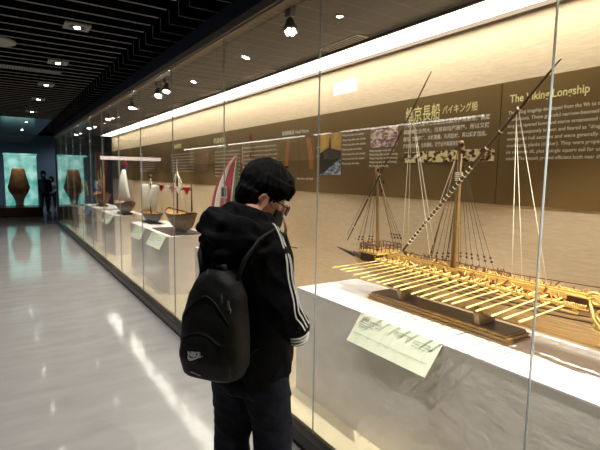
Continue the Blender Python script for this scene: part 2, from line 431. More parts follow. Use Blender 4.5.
# track with spotlights
r = root('lighting_track', (1.53, 5, 2.59), 'thin black lighting track on the showcase ceiling behind the glass', 'track')
MB().box(1.515, 1.545, -1, 13, 2.583, 2.5995).build('rail', M['black_metal'], r)
def spotlight(y, lab, yaw=.5, on=True):
    x = 1.53
    r = root('track_spotlight', (x, y, 2.58), lab, 'spotlight', 'spotlights on the showcase track')
    MB().box(x-.02, x+.02, y-.035, y+.035, 2.525, 2.583).build('adapter', M['chrome'], r, bevel=.004)
    MB().tube([(x, y, 2.525), (x, y-.004, 2.49)], .009, 8).build('stem', M['black_metal'], r)
    d = V((.45*math.cos(yaw)-.55, -.35, -.86)).normalized()   # tilts down and back towards the corridor
    c = V((x, y-.005, 2.47))
    MB().lathe([(.0, -.05), (.022, -.05), (.028, -.03), (.03, .0), (.046, .012), (.05, .036), (.046, .04)], c, 20, d).build('head', M['lampbody'], r)
    f = MB(); a = d.cross(V((0, 0, 1))).normalized(); b = d.cross(a)
    for j in range(6):
        q = c+d*.0405+a*(.027*math.cos(j*PI/3))+b*(.027*math.sin(j*PI/3)); f.lathe([(.011, 0), (.009, .003), (0, .004)], q, 10, d)
    f.lathe([(.008, 0), (.007, .003), (0, .004)], c+d*.0405, 10, d)
    f.build('lamp_cluster', M['lamp'] if on else M['lampsoft'], r)
    MB().lathe([(.045, .034), (.045, .0395), (.0, .0395)], c, 20, d).build('reflector', M['chrome'], r)
sl = [(-.14, 'round track spotlight beyond the right edge, above the galley stern'), (2.46, 'round track spotlight with lamp cluster, nearest, above the visitor'), (4.96, 'bright track spotlight, right one of the close pair'),
      (5.26, 'track spotlight, left one of the close pair'), (6.5, 'single track spotlight left of the close pair'),
      (8.1, 'second single track spotlight left of the close pair'), (10.0, 'far single track spotlight, small and bright'),
      (11.9, 'farthest track spotlight near the end of showcase')]
for y, lab in sl: spotlight(y, lab)
for y, tx, ty, tz, p in ((-.14, 1.72, 1.15, .85, 450), (4.96, 1.8, 3.9, 1.1, 90), (5.26, 1.8, 5.7, 1.1, 120), (6.5, 1.8, 6.9, 1.1, 90), (8.1, 1.8, 8.5, 1.1, 110), (10.0, 1.8, 10.7, 1.1, 110), (11.9, 1.8, 13.2, 1.0, 90)):
    aim_light('track_beam', (1.525, y-.03, 2.41), (tx, ty, tz), p, .95, .012, color=(1, .95, .87), blend=.8)

# corridor ceiling lights
clab = ['nearest square corridor ceiling downlight in grey plate', 'second nearest corridor ceiling downlight in grey plate', 'third corridor ceiling downlight counted from the camera',
        'fourth corridor ceiling downlight counted from the camera', 'fifth corridor ceiling downlight counted from the camera', 'distant corridor ceiling downlight above the far end',
        'distant corridor ceiling downlight above the far end']
ys = [4.41, 5.95, 7.53, 9.08, 11.05, 13.4, 16.0]
for k, y in enumerate(ys):
    x = .606
    r = root('ceiling_downlight', (x, y, 2.79), clab[k], 'downlight', 'corridor ceiling downlights')
    p = MB().box(x-.1, x+.1, y-.1, y+.1, 2.788, 2.80); p.build('plate', M['slat'], r)
    MB().lathe([(.062, 2.788), (.06, 2.782), (.045, 2.783), (.042, 2.787)], (x, y, 0), 24).build('gimbal_ring', M['black_metal'], r)
    MB().lathe([(.026, 2.787), (.022, 2.778), (0, 2.776)], (x, y, 0), 16).build('lamp', M['lamp'], r)
for x, y, p in ((.6, 1.3, 60), (.6, 2.86, 60), (.6, 4.41, 60), (.6, 5.95, 60), (.6, 7.53, 60), (.6, 9.08, 60), (.6, 11.05, 60), (.6, 13.4, 60),
                (-1.6, 1.3, 60), (-1.6, 4.41, 60), (-1.6, 7.53, 60), (-1.6, 11.05, 60)):
    aim_light('corridor_beam', (x, y, 2.765), (x, y, 0), p*1.0, 2.0, .05, color=(1, .96, .92), blend=.8)
for k, (x, y, rr) in enumerate(((.02, 5.33, .17), (-.3, 7.9, .17))):
    o = MB().lathe([(rr, 2.8), (rr, 2.785), (rr-.02, 2.775), (0, 2.775)], (x, y, 0), 32).build('ceiling_speaker', M['slat'], loc=(x, y, 2.79))
    tag(o, ['round grey ceiling speaker disc, nearer, at left edge', 'round grey ceiling speaker disc, farther, at left edge'][k], 'speaker', 'ceiling speaker discs')
r = root('air_diffuser', (-.4, 6.5, 2.79), 'long slotted air diffuser set across the corridor ceiling', 'vent')
MB().box(-1.6, .7, 6.42, 6.6, 2.79, 2.80).build('frame', M['black_metal'], r)
s = MB()
for j in range(76): s.box(-1.59+j*.03, -1.577+j*.03, 6.43, 6.59, 2.783, 2.79)
s.build('fins', M['slat'], r)

# opposite side of the corridor (seen mirrored in the showcase glass)
for k, (a, b) in enumerate(((3.9, 7.0), (7.35, 7.9), (8.3, 12.2), (12.5, 16))):
    r = root('wall_light_line', (-2.76, (a+b)/2, 2.42), 'thin lit light line above the boards on the corridor wall opposite', 'light', 'light lines opposite the showcase')
    MB().box(-2.80, -2.74, a, b, 2.43, 2.46).build('housing', M['black_metal'], r)
    MB().box(-2.79, -2.745, a, b, 2.41, 2.43).build('tube', M['oppstrip'], r)
for k, (a, b) in enumerate(((4.3, 7.6), (7.9, 10.6), (10.9, 15.5))):
    r = root('wall_board', (-2.78, (a+b)/2, 2.0), 'pale board mounted on the corridor wall opposite the showcase', 'board', 'boards opposite the showcase')
    MB().box(-2.799, -2.775, a, b, 1.9, 2.38).build('panel', M['beigelit'], r)
r = root('hanging_screen', (-.9, 4.6, 2.8), 'small bright screen hanging from the corridor ceiling on the left', 'screen')
MB().box(-.93, -.905, 4.385, 4.845, 2.60, 2.775).build('housing', M['black_metal'], r)
MB().box(-.905, -.902, 4.395, 4.835, 2.61, 2.765).build('lit_face', M['screen'], r)
for y in (4.45, 4.78): MB().tube([(-.917, y, 2.775), (-.917, y, 2.80)], .005, 6).build('hanger', M['black_metal'], r)

# ------------------------------------------------------------------ text boards on the back wall
BX = WX-.012
seams = [-2.9, -.575, 1.76, 4.10, 6.46, 8.8, 11.14, 13.88]
blab = ['', 'bronze wall board at the right edge, behind the galley stern', 'bronze wall board with English heading The Viking Longship',
        'bronze wall board with Chinese heading and a scroll picture', 'bronze wall board with two orange hull part diagrams',
        'bronze wall board with yellow heading, left of visitor', 'bronze wall board behind the white lateen boat', 'farthest bronze wall board at the showcase end']
boards = []
for k in range(7):
    a, b = seams[k], seams[k+1]
    lab = ['bronze wall board behind the galley stern, nearest the camera', 'bronze wall board with English heading The Viking Longship', 'bronze wall board with Chinese longship heading and scroll picture',
           'bronze wall board with orange hull diagrams, behind the visitor', 'bronze wall board with yellow heading, left of the visitor',
           'bronze wall board behind the white lateen boat', 'farthest bronze wall board at the showcase end'][k]
    r = root('wall_board', (WX-.006, (a+b)/2, 1.395), lab, 'wall board', 'bronze boards along the showcase wall')
    MB().box(BX, WX, a+.003, b-.003, 1.395, 2.165).build('panel', M['board'], r)
    boards.append(r)
TX, TY = (0, -1, 0), (0, 0, 1)
def wt(txt, size, y, z, m, k, name='text_block', **kw):
    kw.setdefault('bold', .0007)
    return text_mesh(txt, size, (BX, y-.012, z), TX, TY, M[m], name, boards[k], **kw)
wt('The Viking Longship', .066, 1.713, 2.035, 'cream_text', 1, 'heading', width=.463, bold=.0012)
eng = ['The Viking longship developed from the 9th to the 12th century in', 'Scandinavia. These graceful narrow-beamed vessels with high,',
       'long and tapered bows and sterns ornamented with dragon heads', 'were consequently known and feared as "dragon boats". They',
       'were good hull sections and were generally built with strong', 'overlapping planks (clinker). They were propelled by a bank of',
       'six oarsmen aft, plus a single square sail for use in favourable', 'winds. The vessels proved efficient both near shore and on long']
for i, l in enumerate(eng): wt(l, .030, 1.717, 1.962-i*.0405, 'white_text', 1, width=.72+.008*((i*5) % 3), bold=.0004)
wt('維京長船', .125, 2.592, 1.995, 'cream_text', 2, 'heading', width=.335, bold=.0012)
wt('バイキング船', .065, 2.235, 2.02, 'cream_text', 2, 'heading', width=.29)
zh = ['維京人於九至十二世紀在北歐所使用的船，長度', '與龍骨之比例大，船首與船尾高翹，所以又稱', '龍船。船殼輕巧，木板重疊，先用肋材，再以鐵釘組成。', '維京船可用槳，也有橫帆，可於近海與遠洋航行。']
for i, l in enumerate(zh): wt(l, .036, 2.604, 1.952-i*.0535, 'white_text', 2, width=[.76, .76, .74, .56][i])
def flat(k, y0, y1, z0, z1, m, name='picture', d=.004):
    return MB().box(BX-d, BX, min(y0, y1)-.03, max(y0, y1)-.03, z0, z1).build(name, M[m], boards[k])
flat(2, 2.603, 1.816, 1.675, 1.757, 'strip_picture')
flat(2, 3.003, 2.683, 1.81, 1.975, 'crimson_picture')
for i in range(5): wt('Viking long ship model drawing', .024, 3.0, 1.775-i*.032, 'white_text', 2, width=[.3, .34, .34, .33, .24][i])
for i in range(7): wt('Viking long ship with shields', .024, 3.38, 1.93-i*.043, 'white_text', 2, width=[.3, .33, .33, .28, .33, .32, .25][i])
# ship photograph with dark prow
flat(2, 3.743, 3.41, 1.74, 1.972, 'photo_sky'); flat(2, 3.743, 3.41, 1.573, 1.74, 'sea_picture')
MB().prism([(BX-.007, 3.713, 1.78), (BX-.007, 3.630, 1.82), (BX-.007, 3.570, 1.84), (BX-.007, 3.555, 1.93), (BX-.007, 3.545, 1.93), (BX-.007, 3.535, 1.83),
            (BX-.007, 3.380, 1.8), (BX-.007, 3.380, 1.73), (BX-.007, 3.490, 1.68), (BX-.007, 3.630, 1.60), (BX-.007, 3.713, 1.575)], (.003, 0, 0)).build('picture_ship', M['ink'], boards[2])
wt('船體構造 Hull Parts', .05, 4.47, 2.01, 'white_text', 3, 'heading', width=.53)
def arc_strip(k, y, z0, z1, w, bulge, name='diagram'):
    n = 14; P = []
    for i in range(n+1):
        t = i/n; P.append((y-bulge*math.sin(PI*t*.55)+bulge, z1+(z0-z1)*t))
    L = [(BX-.004, p[0]+w/2, p[1]) for p in P]; R = [(BX-.004, p[0]-w/2, p[1]) for p in P]
    ob = MB()
    for i in range(n): ob.prism([L[i], R[i], R[i+1], L[i+1]], (.004, 0, 0))
    ob.build(name, M['orangewood'], boards[3])
def wy(u, v):   # where a text row starts on the wall, as y
    return 0
arc_strip(3, 4.36, 1.60, 1.955, .07, -.05); arc_strip(3, 4.0-.13, 1.63, 1.955, .07, .07)
wt('keel', .03, 4.62, 1.8, 'white_text', 3); wt('plank', .03, 3.79, 1.84, 'white_text', 3); wt('frame', .03, 3.79, 1.75, 'white_text', 3)
wt('Section of hull', .032, 4.15, 1.52, 'white_text', 3, width=.3)
wt('帆與帆船', .085, 6.45, 2.02, 'cream_text', 4, 'heading', width=.42, bold=.001)
wt('Sail Ship', .045, 6.3, 1.95, 'white_text', 4, 'heading', width=.3)
for i in range(8): wt('Sailing ships and their sails, masts, ropes and rigging shown in line', .03, 6.4, 1.88-i*.05, 'white_text', 4, width=.85)
for i in range(8): wt('Sailing ships and their sails, masts, ropes and rigging shown in line', .03, 5.45, 1.9-i*.05, 'white_text', 4, width=.85)
for z in (2.04, 1.82):
    MB().prism([(BX-.003, 5.27, z-.03), (BX-.003, 5.2, z-.03), (BX-.003, 5.235, z+.04)], (.003, 0, 0)).build('marker', M['red'], boards[4])
wt('船模型', .085, 8.3, 2.02, 'cream_text', 5, 'heading', width=.4)
for i in range(7): wt('Sailing ships and their sails, masts, ropes and rigging shown in line', .032, 8.5, 1.9-i*.05, 'white_text', 5, width=1.2)
flat(5, 7.1, 6.7, 1.6, 1.95, 'hulltan')
for i in range(7): wt('Sailing ships and their sails, masts, ropes and rigging shown in line', .032, 10.8, 1.9-i*.05, 'white_text', 6, width=1.2)

# ------------------------------------------------------------------ pedestals and cards
def pedestal(y0, y1, z, lab, x0=1.607, x1=2.125, h0=.13):
    r = root('pedestal', ((x0+x1)/2, (y0+y1)/2, h0), lab, 'pedestal', 'white pedestals in the showcase')
    MB().box(x0+.002, x1-.002, y0+.002, y1-.002, h0, z-.012).build('body', M['plaster'], r)
    MB().box(x0, x1, y0, y1, z-.012, z).build('top_board', M['pedtop'], r, bevel=.002)
    return r
pedestal(.1, 2.455, .826, 'long white textured pedestal carrying the big wooden galley')
pedestal(3.3, 4.35, .826, 'white pedestal half hidden behind the standing visitor')
pedestal(5.2, 7.08, .826, 'white pedestal with two cards and two small boats')
pedestal(8.2, 9.45, .826, 'white pedestal carrying the boat with a tall white lateen sail')
pedestal(10.0, 11.6, .826, 'far white pedestal with a bluish card on its front')
pedestal(12.6, 13.9, .68, 'lowest and farthest white pedestal at the showcase end')

def card(y0, y1, lab, ztop=.828, drop=.15, out=.075, m='label', x0=1.603, lean=.07, text=True, skew=.0):
    r = root('caption_card', (x0, (y0+y1)/2, ztop), lab, 'caption card', 'caption cards hung on the pedestals')
    a, b = V((x0, y1, ztop)), V((x0, y0, ztop)); c, d = V((x0-out, y0+skew, ztop-drop)), V((x0-out, y1+skew, ztop-drop))
    n = (b-a).cross(d-a).normalized()
    MB().prism([a, b, c, d], n*.004).build('card', M[m], r)
    xd = (b-a).normalized(); yd = (a-d).normalized(); nn = xd.cross(yd)
    return r, a, xd, yd, nn, (b-a).length, (a-d).length
r, a, xd, yd, nn, W_, H_ = card(1.262, 1.805, 'large pale green caption card hung in front of the big galley', skew=.03)
def ct(t, s, u, v, m, w=None, o=.0042): text_mesh(t, s, a+xd*u-yd*v, xd, yd, M[m], 'printed_text', r, off=o, width=w)
ct('槳帆船', .024, .035, .035, 'redink', .05); ct('Galley model', .016, .095, .035, 'ink', .085)
for i, w in enumerate((.13, .10, .07)): ct('Mediterranean galley, scale model', .009, .035, .05+i*.012, 'ink', w)
ct('Galley, Mediterranean', .011, .27, .03, 'ink', .11); ct('17th century', .011, .27, .043, 'ink', .06)
for i, w in enumerate((.1, .12, .08)): ct('Wooden scale model of galley', .009, .40, .035+i*.014, 'ink', w)
MB().obox(a+xd*(W_/2)-yd*.112+nn*.0041, xd*(W_/2-.02), yd*.0006, nn*.0002).build('rule_line', M['ink'], r)
def small_card(y0, y1, lab, drop=.16, m='label'):
    global r, a, xd, yd, nn, W_, H_
    r, a, xd, yd, nn, W_, H_ = card(y0, y1, lab, drop=drop, m=m, out=.09)
    for i in range(4): ct('Sailing ship model', .02, .03, .035+i*.028, 'ink', (y1-y0)*[.5, .75, .7, .45][i])
small_card(6.2, 6.7, 'pale green caption card below the boat with square white sails')
small_card(5.28, 5.85, 'pale green caption card below the boat with red pennants')
small_card(8.32, 8.95, 'caption card on the pedestal of the white lateen boat')
small_card(10.5, 11.2, 'bluish caption card on the far pedestal', m='blue')
small_card(12.9, 13.5, 'small farthest caption card at the end of the showcase', m='sail')

# ------------------------------------------------------------------ the big galley
SX = 1.92
stand = root('display_stand', (SX, 1.56, .826), 'long stepped wooden stand with dark cradles under the big galley', 'stand')
sb = MB()
for i, (e, z0, z1) in enumerate(((0, .8265, .838), (.008, .838, .846), (.004, .846, .856), (.014, .856, .866))):
    sb.box(SX-.095+e, SX+.095-e, 1.095+e, 2.005-e, z0, z1)
sb.build('plinth', M['basewood'], stand, bevel=.002)
MB().box(SX-.076, SX+.076, 1.112, 1.988, .866, .870).build('top_panel', M['basetop'], stand)

def hw(t):   # half beam; t 0 stern .. 1 bow
    return .098*max(0, math.sin(PI*min(1, max(0, (t*.93+.05))))**.55)*(1-.35*max(0, t-.6)/.4)
YS, YB = .36, 2.26
def keelz(t): return .905 + .13*max(0, (t-.80)/.20)**2 + .10*max(0, (.12-t)/.12)**2
def sheer(t): return 1.045 + .015*abs(t-.5)*2 + .01*max(0, (t-.85)/.15)+.045*max(0, (.45-t)/.45)**1.6
def hull_pt(t, a):  # a 0 keel .. 1 sheer
    z = keelz(t)+(sheer(t)-keelz(t))*a
    return hw(t)*(a**.45)*(1 if a > 0 else 0)*(1-.06*(1-a)), z
for yc in (1.77, 1.27):
    t = (yc-YS)/(YB-YS); P = []
    for i in range(9):
        a = i/8*.42; x, z = hull_pt(t, a); P.append((x+.0012, z-.0015))
    top = [(SX-x, yc-.012, z) for x, z in reversed(P)]+[(SX+x, yc-.012, z) for x, z in P[1:]]
    MB().prism(top+[(SX+.075, yc-.012, .93), (SX+.06, yc-.012, .8705), (SX-.06, yc-.012, .8705), (SX-.075, yc-.012, .93)], (0, .028, 0)).build('cradle', M['basewood'], stand)

galley = root('galley_model', (SX, 1.45, .905), 'large wooden galley model with two bare masts and rows of long oars', 'ship model')
N = 40; rings = []
for i in range(N+1):
    t = i/N; L = [hull_pt(t, (j/8)) for j in range(9)]; y = YS+(YB-YS)*t
    rings.append([V((SX-x, y, z)) for x, z in reversed(L)]+[V((SX+x, y, z)) for x, z in L[1:]])
MB().loft(rings, closed=False, cap=True).build('hull', M['hull'], galley)
def side_line(a, out, t0, t1, sgn, n=40):
    return [(SX+sgn*(hull_pt(t0+(t1-t0)*i/n, a)[0]+out), YS+(YB-YS)*(t0+(t1-t0)*i/n), hull_pt(t0+(t1-t0)*i/n, a)[1]) for i in range(n+1)]
for s in (-1, 1):
    for a, r_, m in ((.99, .005, 'redwood'), (.84, .0025, 'redwood'), (.70, .0025, 'redwood')):
        MB().tube(side_line(a, .001, .02, .985, s), r_, 6).build('wale', M[m], galley)
dk = []
for i in range(N+1):
    t = i/N; w = hw(t); dk.append([V((SX-w, YS+(YB-YS)*t, sheer(t)-.004)), V((SX, YS+(YB-YS)*t, sheer(t)+.004)), V((SX+w, YS+(YB-YS)*t, sheer(t)-.004))])
MB().loft(dk, cap=False, closed=False, smooth=False).build('deck', M['darkwood'], galley)
# long beak at the bow
MB().tube([(SX, 2.12, 1.048), (SX, 2.26, 1.052), (SX, 2.43, 1.076)], [.026, .015, .004], 8).build('beak', M['darkwood'], galley)
# outrigger frames
OZ = 1.084; rnd0 = random.Random(11)
for s in (-1, 1):
    x = SX+s*.135; o_ = MB()
    o_.bar((x, .80, OZ), (x, 1.90, OZ), .008, .010)
    o_.bar((x+s*.004, .80, OZ-.022), (x+s*.004, 1.90, OZ-.022), .005, .006)
    o_.bar((SX+s*.08, .80, OZ+.004), (x, .80, OZ), .01, .012); o_.bar((SX+s*.06, 1.90, OZ+.004), (x, 1.90, OZ), .01, .012)
    o_.build('outrigger_beam', M['gold'], galley)
    b = MB()
    for i in range(36):
        y = .82+i*.0305
        if i % 2: continue
        b.bar((SX+s*.085, y, OZ-.03), (x, y, OZ-.006), .005, .006)
    b.build('outrigger_brackets', M['gold'], galley)
    p = MB()
    for i in range(23):
        y = .852+i*.048; p.tube([(x, y, OZ), (x, y, OZ+.020)], .0025, 5)
    p.build('thole_pins', M['wood'], galley)
    rl = MB(); rx = SX+s*.112
    hi = 1.108
    if s > 0:
        rl.bar((rx, .70, hi+.02), (rx, 1.2, hi), .004, .004); rl.bar((rx, 1.2, hi), (rx, 1.93, hi), .004, .004); rl.bar((rx, .70, hi-.022), (rx, 1.93, hi-.022), .005, .005)
        for i in range(13): rl.bar((rx, .74+i*.097, OZ-.03), (rx, .74+i*.097, hi), .003, .003, (0, 1, 0))
        rl.build('far_railing', M['redwood'], galley)
        fx = MB()
        for i in range(70):
            yy = 1.22+rnd0.random()*.70; zz = 1.085+rnd0.random()*.035
            fx.bar((rx-.01, yy, zz-.012), (rx-.01+rnd0.uniform(-.012, .012), yy+rnd0.uniform(-.018, .018), zz+.008), .003, .004, (0, 1, .1))
        fx.build('far_fittings', M['redwood'], galley)
# gangway down the middle
MB().box(SX-.022, SX+.022, .62, 1.90, 1.070, 1.078).build('gangway', M['wood'], galley)
for s in (-1, 1): MB().bar((SX+s*.024, .62, 1.096), (SX+s*.024, 1.92, 1.096), .009, .020).build('gangway_coaming', M['gold'], galley)
for i in range(22):
    y = .87+i*.048
    for s in (-1, 1): MB().bar((SX+s*.028, y+.012, 1.070), (SX+s*.122, y+.03, 1.078), .009, .005).build('bench', M['gold'], galley)
# oars
tipx = -.30
for i in range(20):
    k = i/19; y = .85+i*.0545
    for s in (-1, 1):
        lock = V((SX+s*.134, y, 1.080)); dy = .052+.085*k+.007*math.sin(9*i); tz = 1.036-.014*math.sin(PI*k)+.004*math.sin(i*5.3)
        tip = V((SX+s*.35, y+dy, tz)); d = (tip-lock); inn = lock-d*.26
        ob = MB().tube([inn, lock, lock+d*.62], [.0034, .0036, .0034], 6)
        ob.tube([lock+d*.6, lock+d*.72, lock+d*.97, tip], [.0034, .0056, .0066, .005], 6, sq=(1, .6), up=(0, 0, 1))
        ob.build('oar', M['oar'], galley)
# rowers' clutter: small blocks and stanchions
rnd = random.Random(3); cl = MB(); cd = MB()
for i in range(230):
    y = .84+rnd.random()*1.08; x = SX+rnd.choice((-1, 1))*(.035+rnd.random()*.09); z = 1.078+rnd.random()*.030
    (cl if rnd.random() < .5 else cd).bar((x, y, z-.014), (x+rnd.uniform(-.02, .02), y+rnd.uniform(-.02, .02), z+.006), .004, .005, (0, 1, .1))
cl.build('stanchions', M['gold'], galley); cd.build('dark_fittings', M['redwood'], galley)
# fore platform (fighting deck)
FX0, FX1, FY0, FY1, FZ = SX-.075, SX+.13, 1.955, 2.115, 1.096
MB().box(FX0, FX1, FY0, FY1, FZ, FZ+.012).build('fore_platform', M['gold'], galley)
MB().box(FX0+.006, FX1-.03, FY0+.006, FY1-.006, 1.045, FZ).build('fore_platform_base', M['darkwood'], galley)
rl = MB()
for x in (FX0+.003, FX1-.003):
    for z in (.035, .055): rl.bar((x, FY0, FZ+z), (x, FY1, FZ+z), .0035, .004)
    for i in range(6): rl.bar((x, FY0+.003+i*.031, FZ+.01), (x, FY0+.003+i*.031, FZ+.056), .0035, .0035, (0, 1, 0))
for y in (FY0+.003, FY1-.003):
    for z in (.035, .055): rl.bar((FX0, y, FZ+z), (FX1, y, FZ+z), .0035, .004)
    for i in range(7): rl.bar((FX0+.003+i*.033, y, FZ+.01), (FX0+.003+i*.033, y, FZ+.056), .0035, .0035, (0, 1, 0))
rl.build('fore_railing', M['redwood'], galley)
bl = MB()
for i in range(6): bl.box(SX-.05+.018*i, SX-.046+.018*i, 2.125, 2.130, 1.05, 1.15+.01*(i % 2))
bl.build('bow_posts', M['darkwood'], galley)
# masts
MB().tube([(SX, 1.472, 1.06), (SX, 1.466, 1.5), (SX, 1.463, 1.70)], [.0155, .013, .010], 12).build('main_mast', M['mast'], galley)
MB().box(SX-.014, SX+.014, 1.449, 1.477, 1.695, 1.722).lathe([(.014, 1.722), (.016, 1.734), (.010, 1.745), (0, 1.747)], (SX, 1.463, 0), 12).build('main_masthead', M['mast'], galley)
MB().tube([(SX, 2.03, 1.10), (SX, 2.045, 1.4), (SX, 2.06, 1.59)], [.011, .0095, .007], 10).build('fore_mast', M['mast'], galley)
MB().box(SX-.010, SX+.010, 2.05, 2.07, 1.588, 1.606).lathe([(.012, 1.606), (.013, 1.62), (.005, 1.63), (0, 1.632)], (SX, 2.06, 0), 12).build('fore_masthead', M['gold'], galley)
# lateen yards, lashed to the masts
def yard(p0, p1, r0, name, wrap=()):
    p0, p1 = V(p0), V(p1); pts = [p0+(p1-p0)*i/12 for i in range(13)]
    rr = [r0*(.45+.65*math.sin(PI*min(1, .12+i/12*.85))) for i in range(13)]
    y = MB().tube(pts, rr, 8).build(name, M['yardwood'], galley)
    w = MB(); d = (p1-p0).normalized()
    for k in wrap:
        q = p0+(p1-p0)*k; w.tube([q-d*.0025, q+d*.0025], r0*1.25, 6)
    if wrap: w.build('lashing', M['rope'], y)
yard((SX-.018, 1.81, 1.139), (SX-.018, .995, 2.045), .0085, 'main_yard', [.06+.022*q_ for q_ in range(22)]+[.62, .7, .8])
yard((SX-.014, 2.307, 1.139), (SX-.014, 1.66, 2.112), .005, 'fore_yard', [.1, .3, .45, .5, .55])
w = MB()
for i in range(5): w.tube([(SX-.0, 1.465+.016*math.cos(a), 1.56+i*.008+.0*a) if False else (SX+.017*math.sin(a), 1.466+.017*math.cos(a), 1.55+i*.009) for a in [j*PI/6 for j in range(13)]], .003, 5)
w.build('mast_lashing', M['rope'], galley)
def shroud(top, bot, m='darkrope', dead=True):
    o_ = MB().tube([top, bot], .0014, 4).build('shroud', M[m], galley)
    if dead:
        t, b_ = V(top), V(bot); d = (b_-t).normalized(); q = MB()
        for k in (-.028, -.008): q.lathe([(0, -.006), (.006, -.004), (.006, .004), (0, .006)], b_+d*k, 8)
        q.tube([b_-d*.03, b_+d*.04], .0012, 4); q.build('deadeye', M['darkwood'], o_)
for y, z in ((1.715, 1.115), (1.672, 1.115), (1.63, 1.118), (1.59, 1.125)): shroud((SX+.004, 1.467, 1.66), (2.03, y, z))
for y, z in ((1.51, 1.138), (1.472, 1.14), (1.44, 1.14), (1.40, 1.14), (1.362, 1.14), (1.325, 1.14)): shroud((SX+.004, 1.462, 1.66), (2.03, y, z))
for y, z in ((2.26, 1.13), (2.225, 1.135), (2.19, 1.14), (2.16, 1.14)): shroud((SX, 2.058, 1.57), (SX+.07 if y < 2.2 else SX+.04, y, z+.01))
for y, z in ((1.99, 1.185), (1.965, 1.185), (1.94, 1.187), (1.915, 1.188)): shroud((SX, 2.056, 1.57), (SX+.08, y, z))
for a_, b_ in (((SX-.018, 1.169, 1.852), (SX-.02, 1.137, 1.075)), ((SX-.016, 1.172, 1.849), (SX+.03, 1.115, 1.075)), ((SX-.018, 1.16, 1.86), (SX, .987, 1.10)),
               ((SX-.014, 1.788, 1.919), (SX, 1.785, 1.20)), ((SX-.014, 1.79, 1.915), (SX-.03, 1.80, 1.11)), ((SX-.014, 1.78, 1.92), (SX, 1.60, 1.2)), ((SX-.014, 1.783, 1.92), (SX-.03, 1.585, 1.09)),
               ((SX, 1.463, 1.73), (SX, 1.70, 1.1))):
    MB().tube([a_, b_], .0015, 5).build('halyard', M['rope'], galley)
for p_, q_, m_, r_ in (((SX-.01, 1.47, 1.70), (SX-.02, 1.60, 1.12), 'mast', .003), ((SX+.01, 1.455, 1.70), (SX+.03, 1.54, 1.12), 'darkrope', .0025), ((SX-.01, 1.455, 1.71), (SX-.02, 1.425, 1.12), 'mast', .003),
                       ((SX+.01, 1.475, 1.69), (SX+.04, 1.66, 1.12), 'darkrope', .0022), ((SX, 2.052, 1.60), (SX+.03, 1.93, 1.17), 'mast', .0028), ((SX, 2.068, 1.60), (SX+.02, 2.19, 1.14), 'mast', .0022)):
    MB().tube([p_, q_], r_, 5).build('tackle', M[m_], galley)
for p_ in ((SX-.012, 1.445, 1.725), (SX-.012, 1.482, 1.71), (SX-.012, 1.44, 1.69), (SX-.01, 2.04, 1.60), (SX-.01, 1.99, 1.53), (SX-.01, 2.0, 1.48)):
    MB().ell(p_, (.006, 0, 0), (0, .009, 0), (0, 0, .012), 10, 8).build('pulley_block', M['darkwood'], galley)
MB().tube([(SX, 2.06, 1.58), (SX, 2.33, 1.17)], .0016, 4).build('stay', M['darkrope'], galley)
for dy in (.02, .05): MB().tube([(SX, 2.06, 1.60), (SX-.02, 2.0-dy, 1.52-dy*2)], .002, 4).build('loose_rope', M['rope'], galley)
# stern: cabin box, spindles, castle and gilded volutes
MB().box(SX-.132, SX-.105, .775, .845, 1.100, 1.124).build('stern_locker', M['redwood'], galley)
sp = MB()
for i in range(10): sp.tube([(SX-.134, .777+i*.0075, 1.084), (SX-.134, .777+i*.0075, 1.099)], .002, 5)
sp.bar((SX-.134, .765, 1.082), (SX-.134, .85, 1.078), .006, .004); sp.bar((SX-.134, .765, 1.126), (SX-.134, .85, 1.126), .008, .005)
sp.build('spindle_row', M['gold'], galley)
sc = MB().box(SX-.10, SX+.10, .40, .70, 1.10, 1.115); sc.box(SX-.13, SX-.118, .40, .71, 1.045, 1.115); sc.box(SX+.118, SX+.13, .40, .71, 1.045, 1.115)
sc.build('stern_castle', M['gold'], galley)
vb = MB()
for s in (-1, 1):
    x = SX+s*.128
    for cy, cz, r_, a0 in ((.745, 1.125, .030, 0), (.72, 1.075, .036, 1.2), (.71, 1.165, .028, 2.2), (.735, 1.03, .02, 3)):
        vb.tube([(x, cy+(r_*(1-q/26))*math.cos(a0+q*.42), cz+(r_*(1-q/26))*math.sin(a0+q*.42)) for q in range(22)], .0055, 6)
    vb.tube([(x, .765, 1.12), (x, .75, 1.06), (x, .71, 1.01), (x, .65, .98)], [.006, .008, .007, .004], 6)
vb.build('gilded_volutes', M['gold'], galley)
ar = MB()
for i in range(6):
    y = .42+i*.052; ar.tube([(SX+.11*math.cos(a), y, 1.115+.12*math.sin(a)) for a in [j*PI/10 for j in range(11)]], .004, 6)
for a in (.5, 1.0, 1.57, 2.1, 2.6): ar.tube([(SX+.11*math.cos(a), .42, 1.115+.12*math.sin(a)), (SX+.11*math.cos(a), .68, 1.115+.12*math.sin(a))], .003, 5)
ar.build('canopy_hoops', M['gold'], galley)
MB().box(SX-.006, SX+.006, .31, .40, .93, 1.16).build('rudder', M['darkwood'], galley)

